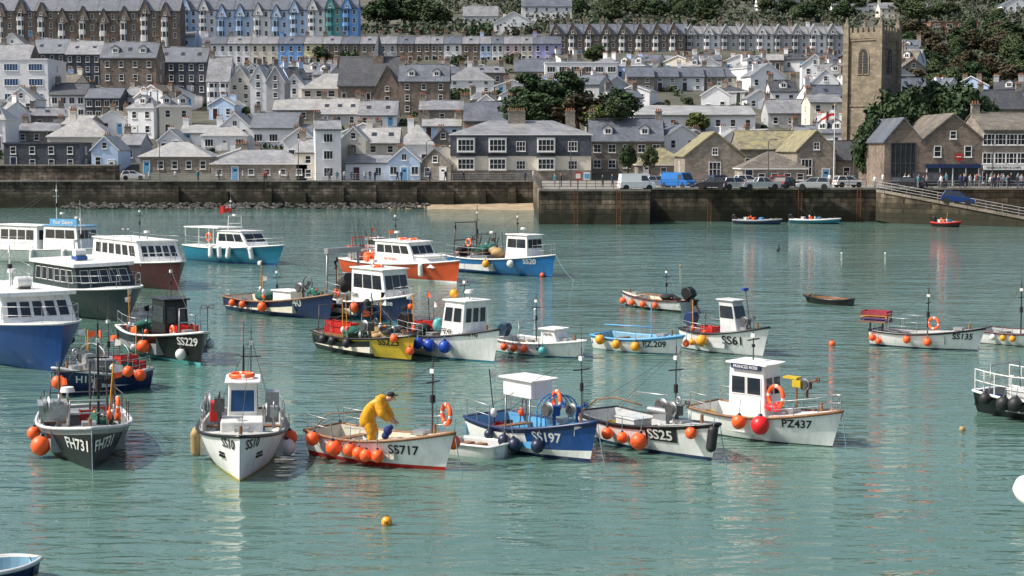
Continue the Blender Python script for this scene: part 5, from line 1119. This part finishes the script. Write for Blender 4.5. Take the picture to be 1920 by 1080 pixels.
cabin(b,b.X(.62),b.X(.84),.85,1.15,2.9,.1,.1,HWHITE,HWHITE,2,3,.5,.85); mast(b,b.X(.66),0,3.0,1.4,.04); radar(b,b.X(.72),0,3.0,.3); gantry(b,b.X(.12),1.2,1.0,2.6,STEEL,.06); gantry(b,b.X(.3),1.2,1.0,1.8,STEEL,.04,.3); mast(b,b.X(.2),.4,.9,4.0,.04,STEEL); rail(b,(.03,.15,.3,.45),.8); rail(b,(.86,.93,.99),.8,join=True); clutter(b,.1,.5,8); engine(b,b.X(.35),1.6,1.6,1.0,GREYP); moor(b,(2.5,-.5)); ring(b,(b.X(.25),-.9,2.2),(0,1,0),.25); dans(b,.05,.5,6,3); nets(b,.3,.3,1.2,NETG,1.5); nets(b,.15,-.3,1.0,BLACKC,1.4); nets(b,.45,0,1.0,FTAN,1.4)
for i in range(3): pot(b,(b.X(.15+.1*i),-.5,1.5),0,1.5)
for i in range(4): q=MB(); q.cyl((b.X(.1+.09*i),.4,1.2),(b.X(.18+.09*i),.2,2.6),.05,STEEL,n=6); q.obj('gear_post',b.e)
b=boat('teal blue charter boat with white cabin and canopy',(366,486),(520,497),3.2,1.15,TEAL,BLUE,HWHITE,name='charter_boat',cat='charter boat',gun=FWHITE,bu=.35,closed=True,deckm=HWHITE,fend=[(395,FWHITE,.2,.9,'cyl'),(412,FWHITE,.2,.9,'cyl'),(428,FWHITE,.2,.9,'cyl'),(470,FWHITE,.2,.9,'cyl')],rake=1.0)
cabin(b,b.X(.4),b.X(.8),1.15,1.15,2.5,1.1,.1,HWHITE,HWHITE,3,2,.42,.85); q=MB(); q.prism([(b.X(.02),-1.3,2.7),(b.X(.45),-1.3,2.7),(b.X(.45),1.3,2.7),(b.X(.02),1.3,2.7)],(0,0,.1),HWHITE)
for x in(.03,.2,.38):
    for s in(-1,1): q.cyl((b.X(x),s*1.2,1.1),(b.X(x),s*1.2,2.7),.04,FWHITE,n=6)
q.obj('canopy',b.e); gantry(b,b.X(.5),.7,2.5,1.2,FWHITE,.05); radar(b,b.X(.5),0,3.6,.1); mast(b,b.X(.45),0,2.8,2.4,.03,METAL); rail(b,(.7,.8,.9,.99),.6,join=True); rail(b,(.03,.2,.35),.8); ring(b,(b.X(.33),-1.25,2.0),(0,1,0),.3)
w_=b.M@Vector((b.X(.46),0,4.0)); flag((w_.x,w_.y,w_.z),.9,.6,'r','small red ensign flag above a charter boat',.1,.3)
b=boat('white passenger boat with blue name board over its cabin',(-70,484),(196,497),3.8,1.0,HWHITE,HWHITE,LGREY,name='passenger_boat',cat='passenger boat',gun=LGREY,bu=.4,closed=True,deckm=LGREY,fend=[(60,FWHITE,.2,.7,'cyl'),(120,FWHITE,.2,.7,'cyl')])
cabin(b,b.X(.3),b.X(.64),1.5,1.0,2.9,.1,0,HWHITE,HWHITE,5,3,.45,.85); cabin(b,b.X(.66),b.X(.9),1.2,1.1,3.0,.3,0,HWHITE,LBLUE,3,3,.5,.85); q=MB(); q.box(b.X(.8),-1.15,3.32,2.9,.08,.5,LBLUE); q.obj('name_board',b.e); flat_text('Four Sisters',.32,FWHITE,b.e,(b.X(.8),-1.21,3.32),(0,0,0)); mast(b,b.X(.68),0,3.0,3.2,.04,FWHITE); radar(b,b.X(.72),0,3.1,.8); radar(b,b.X(.82),0,3.1,.5); rail(b,(.02,.1,.2,.3,.4,.5,.6),1.0)
b=boat('maroon-hulled passenger boat with long white windowed cabin',(196,522),(334,545),3.9,1.5,MAROON,MAROON,LGREY,name='passenger_boat',cat='passenger boat',gun=FWHITE,bu=.25,closed=True,deckm=HWHITE,fend=[(220,FWHITE,.2,.8,'cyl')],fp=3.2)
cabin(b,b.X(.12),b.X(.8),1.5,1.5,2.95,.9,0,HWHITE,HWHITE,6,5,.35,.85,fm=FRAMEW,roofz=.12); mast(b,b.X(.5),0,3.0,2.2,.03); radar(b,b.X(.6),0,3.0,.5); rail(b,(.7,.8,.9,.98),.6,join=True); rail(b,(.1,.3,.5,.7),1.7,mid=False); flood(b,b.X(.3),0,3.6)
b=boat('dark-hulled catamaran passenger boat with grey-white cabin',(96,574),(240,604),4.4,1.55,DGREEN,DGREEN,LGREY,name='passenger_boat',cat='passenger boat',gun=FWHITE,bu=.15,closed=True,deckm=LGREY,fp=3.6,rake=.5,fend=[(120,FBLACK,.15,.7,'cyl')])
cabin(b,b.X(.15),b.X(.76),1.65,1.6,2.75,.6,0,DGREEN,HWHITE,6,5,.25,.85,fm=FRAMEW,roofz=.2,oh=.2); q=MB(); q.box(0,0,0,.8,.6,.2,BLUE); q.cyl((0,-.3,.25),(0,.3,.25),.25,FWHITE,n=14); thing(b,'life_raft',q,(b.X(.5),-.4,3.1),0,'white life raft canister on a blue cradle','life raft'); mast(b,b.X(.4),.2,2.9,2.6,.05,FWHITE); radar(b,b.X(.4),-.2,2.9,1.0); rail(b,(.55,.7,.85,.96),.7,join=True); rail(b,(.0,.1,.2),1.0)
b=boat('blue catamaran passenger boat with white windowed cabin',(-60,650),(112,698),4.4,1.75,BLUE,BLUE,LGREY,name='passenger_boat',cat='passenger boat',gun=FWHITE,bu=.15,closed=True,deckm=LGREY,fp=3.6,rake=.5,fend=[(132,FBLACK,.18,.9,'ball',-1)])
cabin(b,b.X(.2),b.X(.82),1.6,1.8,2.95,.6,0,HWHITE,HWHITE,5,5,.25,.82,fm=FRAMEW,roofz=.18,oh=.2); rail(b,(.4,.6,.8,.95),.7,join=True); q=MB(); q.cyl((0,-.3,0),(0,.3,0),.25,FWHITE,n=14); q.box(0,0,-.24,.5,.5,.08,STEEL); thing(b,'life_raft',q,(b.X(.65),0,3.42),0,'white life raft canister on a cabin roof','life raft'); mast(b,b.X(.5),0,3.1,1.8,.05,FWHITE); radar(b,b.X(.45),.3,3.1,.6)
b=boat('black and yellow fishing boat stacked with red crates',(618,650),(770,678),2.4,.75,BLACKP,BLACKP,CREAMP,band=YELLOW,bandh=.1,bowm=YELLOW,bowt=.7,gun=BLACKP,texts=[('SS225',.85,.82,.34,BLACKP)],fend=[(606,FBLACK,.2,.6),(624,FBLACK,.2,.6),(650,FBLACK,.2,.6),(738,FORANGE,.17,1.0),(776,FORANGE,.18,.5)],bu=.55)
for i in range(3):
    for k in range(2): crate(b,(b.X(.12+.11*i),-.3,.78+.28*k),RED,R.uniform(-.2,.2),.9)
q=MB(); q.box(b.X(.24),-.2,.72,2.4,.9,.1,WOOD); q.obj('deck_platform',b.e); clutter(b,.4,.68,10); gantry(b,b.X(.6),.8,.8,1.1,STEEL); gantry(b,b.X(.08),.9,.8,1.2,STEEL); mast(b,b.X(.5),.2,.5,2.2,.03); hauler(b,b.X(.66),-.6,.75,1.2); engine(b,b.X(.5),.9,.8,.6,DGREEN); nets(b,.45,-.4,.8,NETG,.8); nets(b,.56,.3,.7,FTAN,.8); nets(b,.78,0,.6,BLACKC,1.1); dans(b,.3,.65,5,2.2)
b=boat('white fishing boat with white wheelhouse and blue fenders',(770,656),(926,680),2.4,.9,HWHITE,TEAL,LGREY,gun=FBLACK,texts=[('Athena Fay',.82,1.14,.2,BLACKP)],bu=.6,fend=[(785,FBLUE,.24,.62),(806,FBLUE,.27,.6),(834,FBLUE,.27,.6)],td=.5,deckm=LGREY,boot=.06)
cabin(b,b.X(.52),b.X(.78),.7,.95,2.5,-.1,.3,HWHITE,HWHITE,2,3,.42,.85,fm=FRAMEW); flat_text('PZ49',.24,BLACKP,b.e,(b.X(.61),-.76,1.2),(0,0,0)); q=MB(); q.sph((0,0,0),.2,FYEL,14,10); thing(b,'float_buoy',q,(b.X(.54),0,2.75),0,'pale amber buoy lashed on a wheelhouse roof','buoy'); mast(b,b.X(.6),.3,2.4,1.0,.02); radar(b,b.X(.72),0,2.55,.3); outb(b,-.3,1.4,BLACKP,.5)
for i in range(3): crate(b,(b.X(.15+.13*i),.1,1.1),RED,.1)
q=MB(); q.sph((0,0,0),.25,AQUA,12,8,(.8,.8,1.2)); q.sph((.05,.1,.2),.12,AQUA,10,6); thing(b,'net_bag',q,(b.X(.42),-.4,1.35),0,'aqua green net bag hanging beside a wheelhouse','bag'); clutter(b,.1,.45,5); rail(b,(.05,.2,.4),.5); engine(b,b.X(.28),1.2,1.0,.7,GREYP); nets(b,.2,-.3,.8,BLACKC,.9); dans(b,.1,.4,4,2.3)
b=boat('white open motor boat with low console and dark waterline',(948,656),(1090,672),2.0,.55,HWHITE,TEAL,LGREY,name='motor_boat',cat='motor boat',gun=FWHITE,bu=.4,boot=.05,fend=[(945,FORANGE,.16,.3),(964,FORANGE,.16,.3),(983,FORANGE,.16,.3),(1018,AQUA,.18,.3),(1010,FBLACK,.12,.4)],td=.7)
cabin(b,b.X(.56),b.X(.78),.45,.5,1.15,.25,0,HWHITE,HWHITE,0,0,back=False,name='console'); flat_text('Osprey',.18,BLACKP,b.e,(b.X(.65),-.47,.98),(0,0,0)); outb(b,0,1.2,paint('dark_blue_cowl',(.02,.05,.09),.3),.4); mast(b,b.X(.38),.2,.5,2.1,.025); gantry(b,b.X(.3),.6,.5,.9); clutter(b,.1,.4,3)
b=boat('white open fishing boat with bright blue upper band',(1128,650),(1272,665),2.0,.58,HWHITE,TEAL,BLUEIN,band=LBLUE,bandh=.12,gun=LBLUE,texts=[('PZ.209',.78,.44,.28,BLACKP)],bu=.45,boot=.03,fend=[(1126,FYEL,.22,.5),(1156,FYEL,.2,.35),(1192,FYEL,.2,.32),(1285,FORANGE,.15,.5,'ball',-1)],td=.7)
q=MB(); q.cyl((b.X(.66),0,.6),(b.X(.66),0,2.2),.03,LBLUE,n=8); q.obj('mast',b.e); q=MB(); q.tube([(b.X(.1),-.3,1.1),(b.X(.66),0,1.1)],.03,LBLUE); q.obj('boom',b.e); clutter(b,.1,.6,4)
b=boat('white fishing boat with leaning grey shelter and outboard',(1298,650),(1430,668),2.2,.82,HWHITE,NAVY,LGREY,gun=BLACKP,texts=[('SS61',.72,.64,.4,BLACKP)],bu=.6,boot=.03,fend=[(1316,FYEL,.25,.55),(1432,FWHITE,.18,.6,'ball',-1),(1298,FYEL,.14,.4)],td=.66)
cabin(b,b.X(.5),b.X(.74),.42,.8,2.3,.45,-.25,LGREY,LGREY,1,1,.5,.85,tp=.8); outb(b,0,1.3,NAVY,.3); q=MB(); q.cyl((b.X(.84),0,.8),(b.X(.72),.1,2.9),.025,STEEL); q.box(b.X(.72),.1,2.85,.12,.3,.12,FBLUE); q.obj('aerial_pole',b.e); hauler(b,b.X(.8),-.1,1.0,.9); clutter(b,.1,.5,5); crate(b,(b.X(.3),-.2,.8),RED); rail(b,(.05,.2,.4),.4); dans(b,.1,.3,2,2)
b=boat('grey-white open boat with dark outboard and stowed oars',(1292,585),(1172,572),1.9,.55,LGREY,BLACKP,CREAMP,name='motor_boat',cat='motor boat',gun=MAROON,bu=.45,fend=[(1168,FORANGE,.18,.3),(1185,FORANGE,.18,.3),(1205,FORANGE,.18,.3),(1228,FORANGE,.18,.3)])
outb(b,0,1.5,BLACKP,.6); mast(b,b.X(.35),0,.4,2.0,.03); clutter(b,.1,.65,5); q=MB(); q.cyl((b.X(.2),.3,.7),(b.X(.75),.2,.8),.03,WOOD); q.obj('oar',b.e); q=MB(); q.cyl((b.X(.2),-.1,.7),(b.X(.7),-.2,.8),.03,WOOD); q.obj('oar',b.e); nets(b,.3,0,.7,BLACKC,.5)
b=boat('small dark wooden rowing boat',(1596,573),(1514,567),1.3,.32,BLACKP,BLACKP,WOOD,name='rowing_boat',cat='rowing boat',gun=BLACKP,bu=.4,td=.9,floor=.1,tr=.6)
b=boat('white open fishing boat with slim mast and orange fenders',(1640,644),(1832,657),2.1,.62,HWHITE,NAVY,LGREY,gun=BLACKP,texts=[('SS135',.86,.64,.28,BLACKP)],bu=.65,fend=[(1636,FORANGE,.16,.4),(1700,FORANGE,.17,.42),(1738,FORANGE,.18,.35),(1648,FORANGE,.14,.25)],td=.72,boot=.05)
mast(b,b.X(.52),0,.3,2.4,.035,BLACKP); ring(b,(b.X(.58),0,1.1),(.2,1,0),.25); clutter(b,.1,.6,5); rail(b,(.2,.35,.48),.7)
for k,c in enumerate((DPUR,FYEL,DRED)): crate(b,(b.X(.02),-.1,1.08+.14*k),c,0,1.6,'flat coloured fish tray stacked on a boat stern',hh=[.09,.05,.1][k])
q=MB(); q.box(0,0,.0,1.2,1.0,.06,WOOD); q.cyl((-.3,0,-.6),(-.3,0,0),.04,STEEL); q.cyl((.3,0,-.6),(.3,0,0),.04,STEEL); q.obj('stern_platform',b.e,(b.X(.02),-.1,1.04))
b=boat('white fishing boat with maroon band and small mast',(1846,640),(2010,652),2.1,.55,HWHITE,MAROON,LGREY,gun=MAROON,bu=.5,boot=.03,fend=[(1862,FWHITE,.14,.35),(1880,FYEL,.14,.35),(1898,FYEL,.14,.35)])
mast(b,b.X(.42),0,.3,2.6,.035,BLACKP); clutter(b,.1,.6,4,False)
b=boat('dark-hulled workboat with white rail and black fenders',(1858,768),(2090,808),2.3,.7,BLACKP,BLACKP,GREYP,gun=FWHITE,bu=.4,fend=[(1848,FBLACK,.2,.6),(1882,FBLACK,.24,.55),(1905,FBLACK,.24,.6)])
rail(b,(.01,.1,.2,.35,.5),.75,FWHITE,.022); gantry(b,b.X(.12),.8,.7,1.0,METAL); engine(b,b.X(.3),1,.8,.6,LGREY); clutter(b,.1,.5,4)
b=boat('white inflatable dinghy with rounded bow',(2080,1000),(1925,955),1.7,.5,FWHITE,FWHITE,FWHITE,name='inflatable_boat',cat='inflatable boat',gun=FWHITE,bu=.35,fp=3.2,rake=.1,gr=.2,td=.86)
b=boat('grey-blue wooden dinghy moored by the pier',(-150,1108),(70,1083),1.4,.36,NAVY,YELLOW,BLUEIN,name='dinghy',cat='dinghy',gun=LGREY,bu=.15,td=.92,floor=.1,tr=.7,fp=4,rake=.15)
for s_,w2_,c,g_ in(((1378,419),(1462,421),NAVY,GREYP),((1484,418),(1572,420),TEAL,LGREY),((1752,424),(1798,426),MAROON,RED)):
    b=boat('rigid inflatable boat moored below the quay wall',s_,w2_,1.9,.42,c,BLACKP,LBLUE if c is NAVY else GREYP,name='inflatable_boat',cat='inflatable boat',gun=g_,bu=.5,fp=3,gr=.1); outb(b,0,1.2,BLACKP,.2)
    for k,cc in enumerate((FWHITE,FORANGE,LBLUE)): engine(b,b.X(.25+.17*k),.35,.7,.5,cc)
    clutter(b,.1,.6,4); dans(b,.1,.6,2,1.6)
for px,py,c,r,l in((725,984,FYEL,.13,'small amber mooring buoy afloat'),(1560,648,FORANGE,.15,'orange mooring buoy afloat'),(1804,808,FTAN,.1,'tan mooring buoy afloat'),(1004,582,FWHITE,.1,'white mooring buoy afloat'),(1578,476,FWHITE,.09,'white mooring buoy afloat'),(1276,500,FTAN,.1,'pale mooring buoy afloat'),(1660,476,FWHITE,.09,'white mooring buoy afloat')):
    X,Y=W(px,py); q=MB(); q.sph((0,0,r*.55),r,c,16,10); q.torus((0,0,r*1.65),r*.25,r*.08,STEEL,(0,1,0),n=10,k=4); q.cyl((0,0,r*1.4),(0,0,r*1.55),r*.3,c)
    if px==725:
        V,Pg,_=txt('10'); q.add([(v[0]*.08,-math.sqrt(max(0,r*r-(v[0]*.08)**2-(v[1]*.08)**2))-.004,r*.6+v[1]*.08) for v in V],Pg,BLACKP)
    o=q.obj('mooring_buoy',None,(X,Y,0)); top(o,l,'buoy','mooring buoys')
X,Y=W(1459,472); q=MB(); q.tube([(-.25,0,.02),(-.1,0,.1),(.1,0,.14),(.2,0,.25),(.24,0,.42),(.27,0,.5),(.33,0,.52),(.42,0,.5)],[.03,.1,.1,.06,.035,.035,.035,.01],BLACKC,8); o=q.obj('cormorant',None,(X,Y,.02),(0,0,1.2)); o.scale=(1.3,1.3,1.3); top(o,'dark cormorant swimming with neck raised','bird')
# ------------------------------------------------------------ light, camera
ts=Vector((-.62,-.12,.7)).normalized(); el=math.asin(ts.z); az=math.atan2(ts.x,ts.y)
wd=bpy.data.worlds.new('World'); SC.world=wd; wd.use_nodes=True; nn=wd.node_tree; sk=nn.nodes.new('ShaderNodeTexSky'); sk.sky_type='NISHITA'; sk.sun_disc=False; sk.sun_elevation=el; sk.sun_rotation=az; sk.dust_density=4.0; sk.ozone_density=.6
nn.links.new(sk.outputs[0],nn.nodes['Background'].inputs[0]); nn.nodes['Background'].inputs[1].default_value=.15
sl=bpy.data.lights.new('sun','SUN'); sl.energy=5; sl.angle=math.radians(.6); sl.color=(1,.955,.88); so=bpy.data.objects.new('sun',sl); COL.objects.link(so); so.rotation_euler=ts.to_track_quat('Z','Y').to_euler()
cd=bpy.data.cameras.new('camera'); cd.sensor_width=36; cd.lens=F/1920*36; cd.clip_end=4000; cd.clip_start=.5; co=bpy.data.objects.new('camera',cd); COL.objects.link(co); co.location=(0,0,CH); co.rotation_euler=(math.pi/2-PT,0,0); SC.camera=co
SC.view_settings.view_transform='Standard'; SC.view_settings.look='None'
